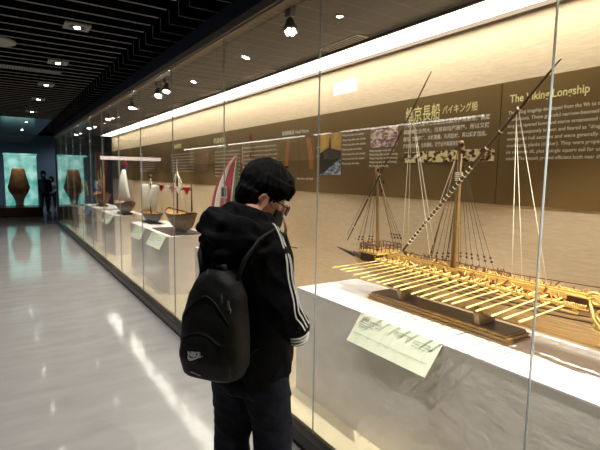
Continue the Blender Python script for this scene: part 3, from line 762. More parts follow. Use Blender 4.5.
# ------------------------------------------------------------------ smaller ship models
def boat_hull(parent, c, L, B, z0, z1, rise, m, name='hull', foot=True):
    n = 18; R = []
    for i in range(n+1):
        t = i/n; e = abs(2*t-1); w = B/2*max(.02, (1-e**2.4)); zk = z0+(z1-z0)*.75*e**3; zt = z1+rise*e**2
        P = []
        for j in range(7):
            a = j/6; P.append((w*(a**.55), zk+(zt-zk)*a))
        y = c[1]+L*(t-.5)*(1)
        R.append([V((c[0]-x, y, z)) for x, z in reversed(P)]+[V((c[0]+x, y, z)) for x, z in P[1:]])
    MB().loft(R, closed=False).build(name, M[m], parent)
    MB().loft([[r_[0]+V((0, 0, -.01)), (r_[0]+r_[-1])/2+V((0, 0, -.006)), r_[-1]+V((0, 0, -.01))] for r_ in R], closed=False, cap=False).build('deck', M['wood'], parent)
    for k in (0, -1):
        MB().tube([r_[k] for r_ in R], B*.025, 6).build('gunwale', M['darkwood'], parent)
def sail_patch(parent, P, m, bulge, name='sail', thick=.004):
    # P four corners (tl,tr,br,bl); bulge vector
    n = 8; tl, tr, br, bl = map(V, P); B = V(bulge); g_ = []
    for i in range(n+1):
        row = []
        for j in range(n+1):
            u, v = j/n, i/n; p = (tl*(1-u)+tr*u)*(1-v)+(bl*(1-u)+br*u)*v
            row.append(p+B*(math.sin(PI*u)*math.sin(PI*min(1, v*.8+.15))))
        g_.append(row)
    o_ = MB(); o_.loft(g_, closed=False, cap=False); ob = o_.build(name, M[m], parent)
    s = ob.modifiers.new('thick', 'SOLIDIFY'); s.thickness = thick
    return ob
# boat with two square white sails (left on the double pedestal)
X = 1.86; ZT = .826
r = root('boat_model', (X, 6.82, ZT), 'small dark grey hulled boat with square white sails, double pedestal', 'ship model')
boat_hull(r, (X, 6.82), .86, .26, ZT+.012, ZT+.145, .02, 'hullgrey')
MB().box(X-.08, X+.08, 6.6, 7.04, ZT+.0005, ZT+.02).build('keel_block', M['ink'], r)
MB().tube([(X, 6.86, ZT+.1), (X, 6.86, ZT+.70)], [.012, .007], 8).build('mast', M['darkwood'], r)
MB().lathe([(.0, .66), (.03, .67), (.035, .70), (.0, .72)], (X, 6.86, ZT), 10).build('crows_nest', M['darkwood'], r)
MB().tube([(X, 7.36, 1.40), (X, 6.42, 1.40)], .008, 6).build('yard', M['darkwood'], r)
sail_patch(r, [(X, 7.34, 1.40), (X, 6.92, 1.40), (X, 6.9, 1.01), (X, 7.18, .96)], 'sail', (-.07, 0, 0))
sail_patch(r, [(X, 6.80, 1.40), (X, 6.43, 1.40), (X, 6.60, .99), (X, 6.84, 1.01)], 'sail', (-.07, 0, 0))
for y in (7.2, 6.45): MB().tube([(X, 6.86, 1.5), (X, y, .98)], .003, 4).build('stay', M['rope'], r)
# boat with red pennants
r = root('boat_model', (X, 5.5, ZT), 'brown bowl-hulled boat with red and white pennants on its yard', 'ship model')
boat_hull(r, (X, 5.52), .98, .30, ZT+.03, ZT+.235, .05, 'hulltan')
MB().tube([(X, 5.64, ZT+.2), (X, 5.64, ZT+.92)], [.012, .007], 8).build('mast', M['darkwood'], r)
MB().tube([(X, 5.12, ZT+.2), (X, 5.12, ZT+.62)], [.01, .006], 8).build('mast', M['darkwood'], r)
MB().tube([(X, 6.40, 1.37), (X, 5.14, 1.375)], .008, 6).build('yard', M['darkwood'], r)
for a, b, m in ((6.4, 6.18, 'red'), (6.16, 5.92, 'sail'), (5.9, 5.74, 'pink'), (5.7, 5.45, 'sail'), (5.4, 5.14, 'red')):
    MB().prism([(X-.012, a, 1.40), (X-.012, b, 1.40), (X-.012, (a+b)/2, 1.31)], (.008, 0, 0)).build('pennant', M[m], r)
for y in (6.2, 5.9, 5.35, 5.05): MB().tube([(X, 5.64, 1.6), (X, y, 1.07)], .003, 4).build('stay', M['rope'], r)
MB().box(X-.20, X+.20, 5.26, 6.1, ZT+.0005, ZT+.012).build('base_plate', M['darkwood'], r, bevel=.003)
MB().box(X-.035, X+.035, 5.40, 5.64, ZT+.012, ZT+.06).build('base_block', M['darkwood'], r)
# lateen boat
r = root('boat_model', (1.85, 8.55, ZT), 'round brown boat with a tall pointed white lateen sail', 'ship model')
boat_hull(r, (1.85, 8.53), 1.02, .32, ZT+.02, ZT+.19, .07, 'hullbrown')
MB().box(1.77, 1.93, 8.3, 8.8, ZT+.0005, ZT+.03).build('keel_block', M['darkwood'], r)
MB().tube([(1.85, 8.5, ZT+.15), (1.85, 8.4, 1.84)], [.014, .007], 8).build('mast', M['darkwood'], r)
MB().tube([(1.84, 9.1, 1.03), (1.84, 8.33, 1.70)], .01, 6).build('yard', M['darkwood'], r)
sail_patch(r, [(1.83, 8.40, 1.62), (1.83, 8.33, 1.62), (1.83, 8.02, 1.08), (1.83, 9.05, 1.05)], 'sail', (-.09, 0, 0))
for z, m, w in ((1.80, 'darkblue', .20), (1.72, 'red', .28), (1.65, 'darkblue', .24)):
    MB().box(1.845, 1.855, 8.4-w/2, 8.4+w/2, z-.035, z+.03).build('flag', M[m], r)
# farther boat with curved frond and bluish sails
r = root('boat_model', (1.85, 10.8, ZT), 'far brown boat with several thin masts and pale blue sails', 'ship model')
boat_hull(r, (1.85, 10.75), 1.1, .34, ZT+.02, ZT+.24, .08, 'hullbrown')
MB().box(1.77, 1.93, 10.5, 11.0, ZT+.0005, ZT+.03).build('keel_block', M['darkwood'], r)
for y, z in ((10.4, 1.55), (10.75, 1.68), (11.1, 1.6)): MB().tube([(1.85, y, ZT+.2), (1.85, y, z)], [.012, .006], 8).build('mast', M['mast'], r)
sail_patch(r, [(1.84, 11.35, 1.38), (1.84, 11.1, 1.36), (1.84, 11.05, 1.15), (1.84, 11.4, 1.15)], 'blue', (-.06, 0, 0))
sail_patch(r, [(1.84, 10.95, 1.42), (1.84, 10.6, 1.40), (1.84, 10.55, 1.15), (1.84, 10.98, 1.12)], 'hulltan', (-.06, 0, 0))
# farthest model with yellow fan sail
r = root('boat_model', (1.85, 13.2, .68), 'farthest boat with a curved olive yellow sail', 'ship model')
boat_hull(r, (1.85, 13.2), 1.0, .34, .70, .95, .1, 'darkwood')
MB().box(1.77, 1.93, 13.0, 13.4, .6805, .72).build('keel_block', M['darkwood'], r)
MB().tube([(1.85, 13.2, .9), (1.85, 13.2, 1.38)], [.012, .006], 8).build('mast', M['mast'], r)
fs = MB(); n = 12
P0 = [V((1.84, 13.2+.62*math.cos(a), .98+.40*math.sin(a))) for a in [j*PI/n for j in range(n+1)]]
P1 = [V((1.84, 13.2+.42*math.cos(a), .94+.24*math.sin(a))) for a in [j*PI/n for j in range(n+1)]]
for j in range(n): fs.prism([P0[j], P0[j+1], P1[j+1], P1[j]], (.01, 0, 0))
fs.build('fan_sail', M['yellow'], r)
# ship with striped sail beside the visitor's head
X = 1.87
r = root('boat_model', (X, 3.85, ZT), 'model ship with curved rose, white and grey-green striped sail', 'ship model')
boat_hull(r, (X, 3.82), .95, .26, ZT+.02, ZT+.17, .05, 'hullbrown')
MB().box(X-.08, X+.08, 3.6, 4.05, ZT+.0005, ZT+.03).build('keel_block', M['darkwood'], r)
MB().tube([(X, 3.80, ZT+.15), (X, 3.80, 1.82)], [.012, .006], 8).build('mast', M['redwood'], r)
bands = [(0, .10, 'pink'), (.10, .30, 'sail'), (.30, .66, 'pink'), (.66, .72, 'sail'), (.72, 1, 'green')]
ztop, zbot = 1.735, 1.14
def sp_(k, v):   # k across 0 (left edge) .. 1; v height
    z = ztop+(zbot-ztop)*v; yl = 3.86+.56*math.sin(min(1, v*1.05)*PI/2)**.75; yr = 3.80-.03*v
    y = yl+(yr-yl)*k; return V((X-.05+.02*math.sin(PI*k)*math.sin(PI*min(1, v+.1)*.9), y, z))
for a, b, m in bands:
    G = [[sp_(a+(b-a)*j/4, i/14) for j in range(5)] for i in range(15)]
    ob = MB().loft(G, closed=False, cap=False).build('sail_stripe', M[m], r); s = ob.modifiers.new('t', 'SOLIDIFY'); s.thickness = .004
c = sp_(.46, .58)
MB().box(c.x-.03, c.x-.022, c.y-.06, c.y+.06, c.z-.06, c.z+.06).build('emblem_border', M['white'], r)
MB().box(c.x-.036, c.x-.028, c.y-.045, c.y+.045, c.z-.045, c.z+.045).build('emblem', M['ink'], r)
MB().tube([(X-.02, 4.42, 1.0), (X-.03, 4.43, 1.28)], [.014, .006], 8).build('stern_figure', M['darkwood'], r)
ob = MB().tube([(X-.02, 4.44, 1.22), (X-.03, 4.36, 1.27)], [.02, .008], 8).build('stern_figure', M['darkwood'], r)
# carved prow piece to the right of the visitor's face
MB().tube([(X, 3.34, ZT+.13), (X, 3.14, .98), (X, 3.04, 1.06), (X, 3.03, 1.14), (X, 3.07, 1.23)], [.018, .020, .022, .014, .005], 8, sq=(1, .5)).build('prow', M['redwood'], r)
MB().tube([(X, 3.14, 1.0), (X, 2.86, 1.01)], .004, 5).build('bowsprit', M['darkwood'], r)

# ------------------------------------------------------------------ far end: vitrine, header, distant visitors
r = root('backlit_vitrine', (.6, 18.7, 0), 'tall teal backlit display vitrine on a dark brown base', 'display case')
MB().box(-.15, 1.18, 18.0, 19.3, 0, .34).build('base', M['vitwood'], r, bevel=.02)
MB().box(.12, 1.08, 19.1, 19.16, .34, 2.12).build('backlit_panel', M['teal'], r)
MB().box(.10, 1.10, 18.28, 19.18, 2.12, 2.17).build('top_cap', M['teal'], r)  # cap also glows, emission added to throw teal onto the ceiling
MB().box(.12, 1.08, 18.30, 18.31, .34, 2.12).box(1.07, 1.08, 18.31, 19.1, .34, 2.12).build('glass', M['glass'], r)
for x in (.11, 1.085): MB().box(x-.008, x+.008, 18.295, 18.312, .34, 2.12).build('frame', M['edge'], r)
r = root('carved_figure', (.53, 18.75, .34), 'dark brown carved figure inside the teal vitrine', 'sculpture')
MB().lathe([(.12, 0), (.14, .02), (.12, .06)], (.53, 18.75, .3405), 20).build('foot', M['darkwood'], r)
MB().lathe([(.12, .40), (.14, .55), (.20, .70), (.30, .86), (.34, 1.0), (.29, 1.18), (.24, 1.4), (.20, 1.60), (.17, 1.66), (.0, 1.665)], (.53, 18.75, 0), 20, sy=.55).build('body', M['carving'], r)
o = MB().box(-.55, -.16, 18.0, 18.4, 0, 2.3).box(-.56, -.15, 17.99, 18.41, 0, .3).build('orange_column', M['orangewood'], loc=(-.35, 18.2, 0))
tag(o, 'orange brown wooden column at the far left edge', 'column')
r = root('lit_header', (-1.3, 17.2, 2.0), 'long glowing white header beam over a far display on the left', 'light')
MB().box(-2.25, -.18, 17.15, 17.35, 2.02, 2.14).build('diffuser', M['header'], r)
MB().box(-2.3, -.16, 17.13, 17.37, 2.14, 2.2).build('cap', M['vitwood'], r)
for x in (-2.27, -.2): MB().box(x-.03, x+.03, 17.2, 17.3, 0, 2.02).build('post', M['vitwood'], r)
o = MB().box(1.42, 1.47, 17.9, 17.95, 2.45, 2.6).build('hanging_sign', M['screen'], loc=(1.44, 17.92, 2.6)) if False else None

def body_lumps(P, s=1.0):
    """rough clothed figure as overlapping tapered tubes, P maps (forward, right, up) to the world"""
    b = MB()
    b.tube([P(0, 0, .80*s), P(0, 0, .95*s), P(.01, 0, 1.15*s), P(.0, 0, 1.36*s), P(.0, 0, 1.44*s)], [.15, .15, .155, .15, .07], 12, sq=(1.1, .8))
    return b
far_people = [((1.34, 19.4), 2.9, 'person in dark hooded clothes standing beside the teal vitrine', 'jeans', 'hair', .92),
              ((1.80, 22.0), 3.6, 'distant person in grey top and black trousers walking away', 'shoe', 'white_cloth', .78)]
M['white_cloth'] = mat('grey_cloth', (150, 150, 155), .8)
M['darkcloth'] = mat('dark_cloth', (24, 26, 34), .8)
for k, ((px, py), az, lab, lm, tm, s) in enumerate(far_people):
    fw = V((math.sin(az), math.cos(az), 0)); rt = V((math.cos(az), -math.sin(az), 0))
    P = lambda f, q, z: V((px, py, 0))+fw*f+rt*q+V((0, 0, z*s))
    r = root('person', (px, py, 0), lab, 'person')
    b = MB()
    b.tube([P(0, 0, .85), P(0, 0, 1.0), P(.01, 0, 1.25), P(.0, 0, 1.42)], [.14, .13, .16, .08], 12)
    for q in (-1, 1):
        b.tube([P(0, q*.09, .92), P(.03*q, q*.10, .5), P(.0, q*.11, .08)], [.10, .07, .05], 10)
        b.tube([P(-.02, q*.11, .055), P(.14, q*.12, .045)], [.05, .04], 8)
        b.tube([P(0, q*.17, 1.38), P(-.02, q*.23, 1.1), P(.10, q*.20, .9)], [.06, .05, .04], 8)
        b.ell(P(.13, q*.19, .87), fw*.05, rt*.03, V((0, 0, .04)))
    b.tube([P(0, 0, 1.4), P(.01, 0, 1.52)], .055, 8)
    b.ell(P(.02, 0, 1.59), fw*.10, rt*.075, V((0, 0, .12)))
    remesh(b, .02, 'body', M['skin'] if False else M['darkcloth'], r, 3)
    t = MB().tube([P(0, 0, .84), P(0, 0, 1.0), P(.01, 0, 1.25), P(.0, 0, 1.43)], [.165, .155, .18, .09], 12)
    for q in (-1, 1): t.tube([P(0, q*.17, 1.38), P(-.02, q*.23, 1.1), P(.09, q*.205, .92)], [.075, .065, .055], 8)
    remesh(t, .02, 'jacket', M['darkcloth'] if k == 0 else M['white_cloth'], r, 3)
    hb = MB().ell(P(-.005, 0, 1.63), fw*.105, rt*.095, V((0, 0, .11))); hb.ell(P(-.06, 0, 1.54), fw*.06, rt*.08, V((0, 0, .12)))
    remesh(hb, .015, 'hair', M['hair'], r, 2)
    MB().ell(P(.085, 0, 1.57), fw*.03, rt*.055, V((0, 0, .075))).build('face', M['skin'], r)

# ------------------------------------------------------------------ the visitor
RX, RY = .775, 1.537
AZ = math.radians(60)
FW = V((math.sin(AZ), math.cos(AZ), 0)); RT = V((math.cos(AZ), -math.sin(AZ), 0)); UP = V((0, 0, 1))
def P(f, q, z): return V((RX, RY, 0))+FW*f+RT*q+UP*z
man = root('person', (RX, RY, 0), 'person in black hoodie with white sleeve stripes, glasses and black mask, looking into the showcase', 'person')
HA = math.radians(112)
pitch = math.radians(24)
HFh = V((math.sin(HA), math.cos(HA), 0)); HR = V((math.cos(HA), -math.sin(HA), 0))
HF = (HFh*math.cos(pitch)-UP*math.sin(pitch)).normalized(); HU = HR.cross(HF).normalized()
HC = P(.125, .0, 1.482)       # middle of the head
def H(f, q, u): return HC+HF*f+HR*q+HU*u
# skin: head, face, neck, ears and both hands as one continuous surface with the body under the clothes
b = MB()
b.ell(H(-.012, 0, .025), HF*.093, HR*.074, HU*.092, 24, 16)           # skull
b.ell(H(.025, 0, -.045), HF*.064, HR*.058, HU*.078, 20, 14)          # face and jaw
b.tube([H(.035, 0, -.10), H(.06, 0, -.112)], [.035, .026], 12)        # chin
b.tube([H(.078, 0, .005), H(.098, 0, -.03), H(.092, 0, -.042)], [.010, .014, .010], 10)   # nose
b.tube([H(.07, -.035, .012), H(.077, 0, .016), H(.07, .035, .012)], .012, 8)   # brow
b.tube([H(.055, -.05, -.03), H(.055, .05, -.03)], .018, 8)            # cheekbones
b.tube([P(.0, 0, 1.30), P(.03, 0, 1.38), H(-.03, 0, -.06)], [.062, .056, .056], 14)   # neck
b.tube([P(.02, 0, .84), P(.02, 0, 1.0), P(.01, 0, 1.2), P(.0, 0, 1.32)], [.12, .115, .125, .08], 14)
for q in (-1, 1):
    b.tube([P(.0, q*.11, 1.29), P(-.015, q*.183, 1.08), P(.07, q*.170, .965), P(.10, q*.14, .90)], [.045, .038, .027, .022], 10)
    b.tube([P(.03, q*.075, .80), P(.03+(.02 if q < 0 else .045), q*.088, .52), P(.02, q*.092, .35), P(-.008, q*.096, .09)], [.06, .05, .045, .036], 12)
    b.tube([P(-.03, q*.096, .05), P(.13, q*.108, .042)], [.032, .024], 8)
    pc = P(.11, q*.125, .86)
    b.ell(pc, FW*.045, RT*.016, UP*.04)
    for j in range(4):   # fingers curled in the pocket
        z0 = .872-.015*j; L = (.052, .06, .057, .045)[j]
        b.tube([P(.125, q*.12, z0), P(.125+L*.5, q*.10, z0-.012), P(.125+L*.55, q*.075, z0-.022)], [.0085, .008, .006], 8)
    b.tube([P(.12, q*.115, .885), P(.145, q*.098, .893), P(.15, q*.085, .885)], [.010, .009, .007], 8)
for q in (-1, 1):   # ears
    e = H(-.004, q*.077, -.028)
    b.ell(e, HF*.017-HU*.004, HR*.008, HU*.031)
    b.tube([e+HF*(.018*math.cos(a))+HU*(.030*math.sin(a))+HR*q*.008 for a in [-1.2+j*.36 for j in range(13)]], .0052, 6)
body = remesh(b, .0052, 'body', M['skin'], man, 3)
# eyes behind the glasses
for q in (-1, 1):
    MB().ell(H(.070, q*.030, -.016), HF*.012, HR*.012, HU*.009, 14, 10).build('eye', M['white'], man)
# hair: bowl of thick black hair with a fringe, longer at the nape
def hairdisp(p):
    d = p-HC; a = math.atan2(d.dot(HR), d.dot(HF)); u = d.dot(HU)
    tuft = .0016*math.sin(a*23+3*math.sin(u*30)) + .0012*math.sin(a*51+u*60)
    return tuft*(1.2 if u < .04 else .5) + .003*mnoise.noise(p*40)
hb = MB()
hb.ell(H(-.014, 0, .048), HF*.104, HR*.088, HU*.098, 28, 18)
hb.ell(H(-.050, 0, .0), HF*.062, HR*.076, HU*.080, 20, 14)      # back and nape
hb.ell(H(.040, 0, .066), HF*.060, HR*.076, HU*.060, 20, 14)        # front volume
for j in range(9):      # fringe locks over the forehead
    q = -.064+.016*j; fx = .092-.35*abs(q)**1.4
    hb.tube([H(fx-.03, q*.9, .085), H(fx+.002, q, .055), H(fx+.002, q*1.02, .026-.006*(j % 3))], [.022, .017, .006], 8)
for q in (-1, 1):
    for j in range(5):  # side locks down to the ear
        f = .062-.022*j
        hb.tube([H(f, q*.070, .07), H(f, q*.080, .04), H(f-.002, q*.077, .012-.005*(j % 2))], [.022, .017, .006], 8)
    for j in range(4):
        f = -.040-.016*j
        hb.tube([H(f, q*.064, .0), H(f-.004, q*.060, -.04), H(f-.003, q*.053, -.066)], [.022, .018, .006], 8)
for j in range(7):
    q = -.045+.015*j
    hb.tube([H(-.085, q, .0), H(-.080, q, -.06), H(-.066, q*.9, -.100+.004*(j % 2))], [.022, .018, .006], 8)
for j in range(5):      # small tufts on top
    hb.tube([H(-.05+.02*j, .012*(j % 2)-.006, .128), H(-.035+.02*j, .02*(j % 3)-.02, .149)], [.012, .003], 6)
remesh(hb, .0045, 'hair', M['hair'], man, 4, disp=hairdisp)
# black face mask, with ear loops
mk = MB()
mrings = []
for i in range(9):
    u = -.036-.0125*i; row = []
    for j in range(15):
        a = -1.0+2.0*j/14; k = math.sin(PI*(i+.8)/9.6)
        rr = .066+.006*k; fx = .022+(rr+.020*k*math.exp(-(a/.55)**2))*math.cos(a); row.append(H(fx, (rr-.004)*math.sin(a)*(.97-.012*i), u*(1-.10*abs(a))))
    mrings.append(row)
mo = mk.loft(mrings, closed=False, cap=False).build('face_mask', M['mask'], man)
s = mo.modifiers.new('t', 'SOLIDIFY'); s.thickness = .003; s.offset = 1
for q in (-1, 1):
    lp = MB().tube([H(.045, q*.066, -.035), H(.02, q*.074, -.02), H(-.004, q*.079, .012), H(-.022, q*.078, -.005), H(-.018, q*.075, -.04), H(.005, q*.069, -.075), H(.035, q*.060, -.10)], .0016, 5)
    lp.build('ear_loop', M['mask'], mo)
# glasses
def rim(q):
    pts = []
    for j in range(25):
        a = 2*PI*j/24; cx = .0265*abs(math.cos(a))**.55*(1 if math.cos(a) > 0 else -1); cu = .019*abs(math.sin(a))**.6*(1 if math.sin(a) > 0 else -1)
        pts.append(H(.110-.10*abs(q*.033+cx)**1.2, q*.033+cx, -.022+cu))
    return pts
gf = MB()
for q in (-1, 1):
    gf.tube(rim(q), .0024, 6)
    gf.tube([H(.104, q*.060, -.014), H(.092, q*.072, -.011), H(.04, q*.084, -.006), H(.0, q*.086, .002), H(-.02, q*.082, -.018)], .0022, 6)
gf.tube([H(.110, -.009, -.018), H(.112, 0, -.014), H(.110, .009, -.018)], .0022, 6)
gl = gf.build('eyeglasses', M['frame'], man)
for q in (-1, 1): MB().prism(rim(q)[:-1], HF*.001).build('lens', M['lens'], gl)

# hoodie
def folds(p):
    q = V((p.x*7, p.y*7, p.z*5)); n1 = mnoise.noise(q); n2 = mnoise.noise(V((p.x*13+5, p.y*13, p.z*17+9)))
    n3 = mnoise.noise(V((p.x*11+3, p.y*11, p.z*9+p.x*14)))
    return .010*(1-min(1, abs(n1)*3.2))-.004+.005*(1-min(1, abs(n3)*4))+.004*n2
b = MB()
rings = []
for z, a, c, cf in ((.765, .145, .118, .03), (.79, .158, .128, .03), (.83, .172, .142, .03), (.90, .178, .150, .028), (1.0, .176, .148, .022), (1.1, .176, .145, .012), (1.2, .178, .140, .0), (1.27, .160, .128, -.008), (1.33, .118, .102, -.005), (1.38, .085, .085, .01), (1.40, .06, .07, .02)):
    rings.append([P(cf+c*math.cos(t), a*math.sin(t), z) for t in [2*PI*j/28 for j in range(28)]])
b.loft(rings)
for q in (-1, 1):
    b.tube([P(.0, q*.08, 1.295), P(.0, q*.118, 1.262), P(-.012, q*.140, 1.17), P(-.015, q*.170, 1.06), P(.025, q*.176, 1.02), P(.075, q*.178, .965), P(.095, q*.172, .94)],
           [.066, .066, .061, .060, .056, .050, .040], 16)
b.tube([P(.115, q_*.0, .9) for q_ in (0, 1)][:1]+[P(.14, 0, .90)], [.09, .09], 12, sq=(1.3, .9))
# hood lying behind the neck
b.tube([P(.125, -.075, 1.30), P(.06, -.10, 1.345), P(-.03, -.105, 1.375), P(-.10, -.075, 1.385), P(-.125, -.01, 1.378), P(-.10, .055, 1.362), P(-.02, .095, 1.345), P(.07, .09, 1.32), P(.13, .055, 1.29)],
       [.030, .040, .050, .054, .052, .046, .042, .038, .030], 14)
b.ell(P(-.10, -.01, 1.31), FW*.070, RT*.120, UP*.075, 20, 14)
b.ell(P(-.105, .0, 1.25), FW*.055, RT*.105, UP*.085, 20, 14)
b.tube([P(.10, -.065, 1.34), P(.03, -.075, 1.385), P(-.03, -.06, 1.415), P(-.055, 0, 1.42), P(-.03, .055, 1.405), P(.035, .072, 1.375), P(.10, .06, 1.335)], [.024, .032, .038, .040, .038, .032, .024], 14)
for pts, r_ in (([(-.12, -.13, 1.37), (-.175, -.03, 1.34), (-.12, .10, 1.335), (.02, .125, 1.32)], .016), ([(-.11, -.13, 1.32), (-.175, -.01, 1.28), (-.11, .12, 1.29), (.03, .14, 1.285)], .015),
                ([(-.03, -.12, 1.41), (-.13, -.08, 1.42), (-.165, 0, 1.395), (-.10, .09, 1.37)], .015), ([(-.10, -.10, 1.24), (-.165, 0, 1.20), (-.10, .11, 1.23)], .014),
                ([(.13, .07, 1.31), (.05, .115, 1.345), (-.03, .11, 1.37)], .012)):
    b.tube([P(*c_) for c_ in pts], r_, 10)
hood = remesh(b, .008, 'hoodie', M['hoodie'], man, 3, disp=folds)
# ribbed hem and cuffs
hm = MB(); hr = []
for z, e in ((.752, -.004), (.757, .002), (.79, .004), (.802, .0)):
    hr.append([P(.03+(.128+e)*math.cos(t), (.157+e)*math.sin(t), z)+(FW*math.cos(t)+RT*math.sin(t))*(.0015*(j % 2)) for j, t in enumerate([2*PI*j/90 for j in range(90)])])
hm.loft(hr, cap=False).build('ribbed_hem', M['hoodie'], hood)
for q in (-1, 1):
    MB().tube([P(.074, q*.178, .968), P(.100, q*.168, .925)], [.050, .043], 20).build('cuff', M['hoodie'], hood)
    for k in range(3):
        t = .12+.30*k; c0 = P(.064, q*.181, .985).lerp(P(.100, q*.168, .925), t); c1 = P(.064, q*.181, .985).lerp(P(.100, q*.168, .925), t+.13)
        MB().tube([c0, c1], .0550-.009*t, 24).build('cuff_stripe', M['white'], hood)
# white stripes down the sleeves, laid on the cloth
bm = bmesh.new(); bm.from_mesh(hood.data); bv = BVHTree.FromBMesh(bm); hw0 = wloc(hood)
for q in (-1, 1):
    axis = [P(.02, q*.05, 1.28), P(.0, q*.11, 1.255), P(-.012, q*.138, 1.17), P(-.015, q*.170, 1.06), P(.025, q*.186, 1.02), P(.074, q*.177, .968)]
    for k in (-1, 0, 1):
        L = []; Rr = []; ok = True
        for i in range(41):
            t = i/40*5; j = min(4, int(t)); u = t-j
            ax = axis[j].lerp(axis[j+1], u); dax = (axis[j+1]-axis[j]).normalized()
            out = (RT*q*.95-FW*.02+UP*(.9*max(0, 1-t*.75))).normalized(); out = (out-dax*out.dot(dax)).normalized(); tg = dax.cross(out).normalized()
            row = []
            for e in (-1, 1):
                o2 = (out+tg*(k*.30+e*.052)).normalized()
                hit = bv.ray_cast(ax+o2*.25-hw0, -o2, .3)
                p_ = hit[0]+hw0+o2*.0045 if hit[0] is not None else ax+o2*.07
                row.append(p_)
            L.append(row[0]); Rr.append(row[1])
        for _ in range(6):
            L = [L[0]]+[(L[n_-1]+L[n_]*2+L[n_+1])/4 for n_ in range(1, len(L)-1)]+[L[-1]]; Rr = [Rr[0]]+[(Rr[n_-1]+Rr[n_]*2+Rr[n_+1])/4 for n_ in range(1, len(Rr)-1)]+[Rr[-1]]
        L, Rr = L[3:36], Rr[3:36]
        so = MB().loft([[a_, b_] for a_, b_ in zip(L, Rr)], closed=False, cap=False).build('sleeve_stripe', M['white'], hood)
        s = so.modifiers.new('t', 'SOLIDIFY'); s.thickness = .002; s.offset = 1
bm.free()
# trousers
def jf(p): return .006*(1-min(1, abs(mnoise.noise(V((p.x*8, p.y*8, p.z*13+p.x*9))))*4))+ .006*mnoise.noise(V((p.x*9, p.y*9, p.z*6)))+.004*math.sin(p.z*38+5*mnoise.noise(p*6))*(1 if p.z < .6 else .2)
b = MB()
rings = []
for z, a, c in ((.86, .14, .115), (.80, .148, .12), (.76, .15, .12), (.72, .15, .118)):
    rings.append([P(.03+c*math.cos(t), a*math.sin(t), z) for t in [2*PI*j/24 for j in range(24)]])
b.loft(rings)
for q, kf in ((-1, .02), (1, .045)):
    b.tube([P(.03, q*.072, .78), P(.03, q*.080, .70), P(.02+kf, q*.088, .52), P(.02, q*.092, .35), P(-.005, q*.095, .16), P(-.01, q*.096, .085)], [.092, .090, .077, .074, .068, .068], 18)
remesh(b, .009, 'jeans', M['jeans'], man, 3, disp=jf)
for q in (-1, 1):
    b = MB()
    b.tube([P(-.06, q*.095, .045), P(-.01, q*.097, .055), P(.06, q*.102, .052), P(.13, q*.108, .040), P(.175, q*.112, .034)], [.040, .048, .046, .038, .024], 14)
    b.tube([P(-.015, q*.096, .06), P(-.015, q*.096, .10)], [.045, .042], 12)
    sh = remesh(b, .007, 'shoe', M['shoe'], man, 3)
    pr = []
    for j in range(24):
        a = 2*PI*j/24; w = .045*(1-.15*math.cos(a)); pr.append(P(.055+.135*math.cos(a), q*.102+w*math.sin(a), 0)+UP*.001)
    MB().prism(pr, (0, 0, .022)).build('sole', M['sole'], sh)

# backpack on the visitor's back
pk = root('backpack', P(-.21, 0, 1.0), 'black nylon backpack with small white logo worn on the visitor\'s back', 'backpack')
def K(f, q, z): return P(f, q+.0, z)
b = MB(); rr = []
for z, a, c, fo in ((.845, .075, .035, -.185), (.86, .105, .055, -.19), (.91, .122, .075, -.20), (.99, .126, .080, -.20), (1.07, .122, .074, -.195), (1.15, .105, .06, -.185), (1.20, .08, .045, -.175), (1.23, .04, .025, -.17)):
    rr.append([K(fo+c*(abs(math.cos(t))**.7)*(1 if math.cos(t) > 0 else -1), a*(abs(math.sin(t))**.7)*(1 if math.sin(t) > 0 else -1), z) for t in [2*PI*j/32 for j in range(32)]])
b.loft(rr)
def pf(p): return .009*mnoise.noise(V((p.x*9+2, p.y*9, p.z*8)))+.003*mnoise.noise(p*28)
bag = remesh(b, .009, 'bag', M['pack'], pk, 3, disp=pf)
b = MB(); rr = []
for z, a, c, fo in ((.86, .07, .02, -.235), (.875, .095, .035, -.245), (.94, .106, .042, -.255), (1.0, .10, .038, -.25), (1.04, .075, .025, -.24), (1.055, .04, .012, -.235)):
    rr.append([K(fo+c*math.cos(t), a*(abs(math.sin(t))**.7)*(1 if math.sin(t) > 0 else -1), z) for t in [2*PI*j/32 for j in range(32)]])
pocket = remesh(b.loft(rr), .008, 'front_pocket', M['pack'], pk, 3, disp=lambda p: .006*mnoise.noise(p*11))
MB().tube([K(-.175, -.035, 1.21), K(-.18, -.025, 1.245), K(-.18, .025, 1.245), K(-.175, .035, 1.21)], .009, 8, sq=(1.2, .5)).build('top_handle', M['packshine'], pk)
for q in (-1, 1):
    MB().tube([K(-.165, q*.065, 1.19), K(-.15, q*.09, 1.27), K(-.10, q*.11, 1.33), K(-.02, q*.115, 1.355), K(.06, q*.118, 1.33), K(.13, q*.11, 1.24), K(.145, q*.12, 1.12), K(.06, q*.13, 1.02), K(-.05, q*.12, .96), K(-.13, q*.09, .92)],
              [.022]*6+[.012]*4, 10, sq=(1, .35), up=(0, 0, 1)).build('shoulder_strap', M['packshine'], pk)
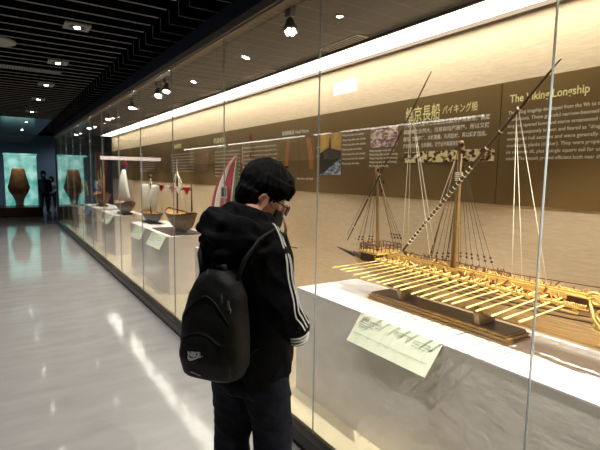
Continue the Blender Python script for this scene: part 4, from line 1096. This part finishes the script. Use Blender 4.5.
# zips and pulls
pbm = bmesh.new(); pbm.from_mesh(bag.data); pbv = BVHTree.FromBMesh(pbm); pw = wloc(bag)
qbm = bmesh.new(); qbm.from_mesh(pocket.data); qbv = BVHTree.FromBMesh(qbm); qw = wloc(pocket)
def onpack(q, z, off=.003):
    o_ = K(-.6, q, z); best = None
    for bvh, w_ in ((pbv, pw), (qbv, qw)):
        h_ = bvh.ray_cast(o_-w_, FW, 1)
        if h_[0] is not None and (best is None or (h_[0]+w_-o_).length < (best-o_).length): best = h_[0]+w_
    return (best if best is not None else K(-.3, q, z))-FW*off
MB().tube([onpack(-.095+.19*i/16, 1.07+.08*math.sin(PI*i/16)) for i in range(17)], .0028, 6).build('zip', M['packshine'], pk)
MB().tube([onpack(-.08+.16*i/16, 1.0+.03*math.sin(PI*i/16)) for i in range(17)], .0025, 6).build('zip', M['packshine'], pk)
for q, z in ((.055, 1.165), (.082, 1.145)):
    a = onpack(q, z, .006); MB().bar(a, a+V((0, 0, -.032))+RT*.006-FW*.002, .008, .003, up=tuple(FW)).build('zip_pull', M['chrome'], pk)
    a = a+V((0, 0, -.034))+RT*.006
    MB().tube([a+RT*(.006*math.cos(t))+UP*(.009*math.sin(t)) for t in [j*PI/5 for j in range(11)]], .0018, 5).build('pull_ring', M['chrome'], pk)
# swoosh logo with lettering on the front pocket
def on_pocket(poly, name, m):
    top = [onpack(q, z, .004) for q, z in poly]; MB().prism(top, FW*.002).build(name, M[m], pk)
c0, z0 = -.010, .950
sw = [(-.028, .010), (-.030, -.004), (-.022, -.012), (-.008, -.009), (.034, .014), (-.008, -.001), (-.019, -.003), (-.024, .002)]
on_pocket([(c0+x, z0+y) for x, y in sw], 'logo', 'white')
po = onpack(c0-.018, z0+.008, .012)
text_mesh('NIKE', .024, po, RT+UP*.12, UP-RT*.12, M['white'], 'logo_lettering', pk, off=.004, bold=.0015)
on_pocket([(-.035, .893), (.005, .887), (.005, .891), (-.035, .897)], 'logo_bar', 'white')
pbm.free(); qbm.free()

for x, y, e, c in ((.55, 18.45, 6, (1, .85, .65)),):
    aim_light('vitrine_fill', (x, y, 2.1), (.55, 18.75, 1.1), e*1.6, 1.4, .03, color=c)  # added fill spot to brighten the carved figure, no fixture behind it
for x, y in ((.5, 21), (2.5, 22.5), (-1.5, 21)): aim_light('far_wall_fill', (x, y, 2.76), (x, y+1, 0), 60, 2.6, .08, color=(.7, .85, 1), blend=1)  # added fill lamps that lift the dark far wall, no fixtures there
# ------------------------------------------------------------------ light and render settings
w = bpy.data.worlds.new('world'); bpy.context.scene.world = w; w.use_nodes = True
w.node_tree.nodes['Background'].inputs['Color'].default_value = (.6, .65, .75, 1)
w.node_tree.nodes['Background'].inputs['Strength'].default_value = .02
sc = bpy.context.scene
sc.view_settings.view_transform = 'Standard'; sc.view_settings.look = 'None'; sc.view_settings.gamma = 1; sc.view_settings.exposure = 0
sc.view_settings.use_curve_mapping = False
sc.cycles.use_denoising = True
sc.cycles.max_bounces = 10; sc.cycles.transparent_max_bounces = 24; sc.cycles.glossy_bounces = 5; sc.cycles.sample_clamp_indirect = 6
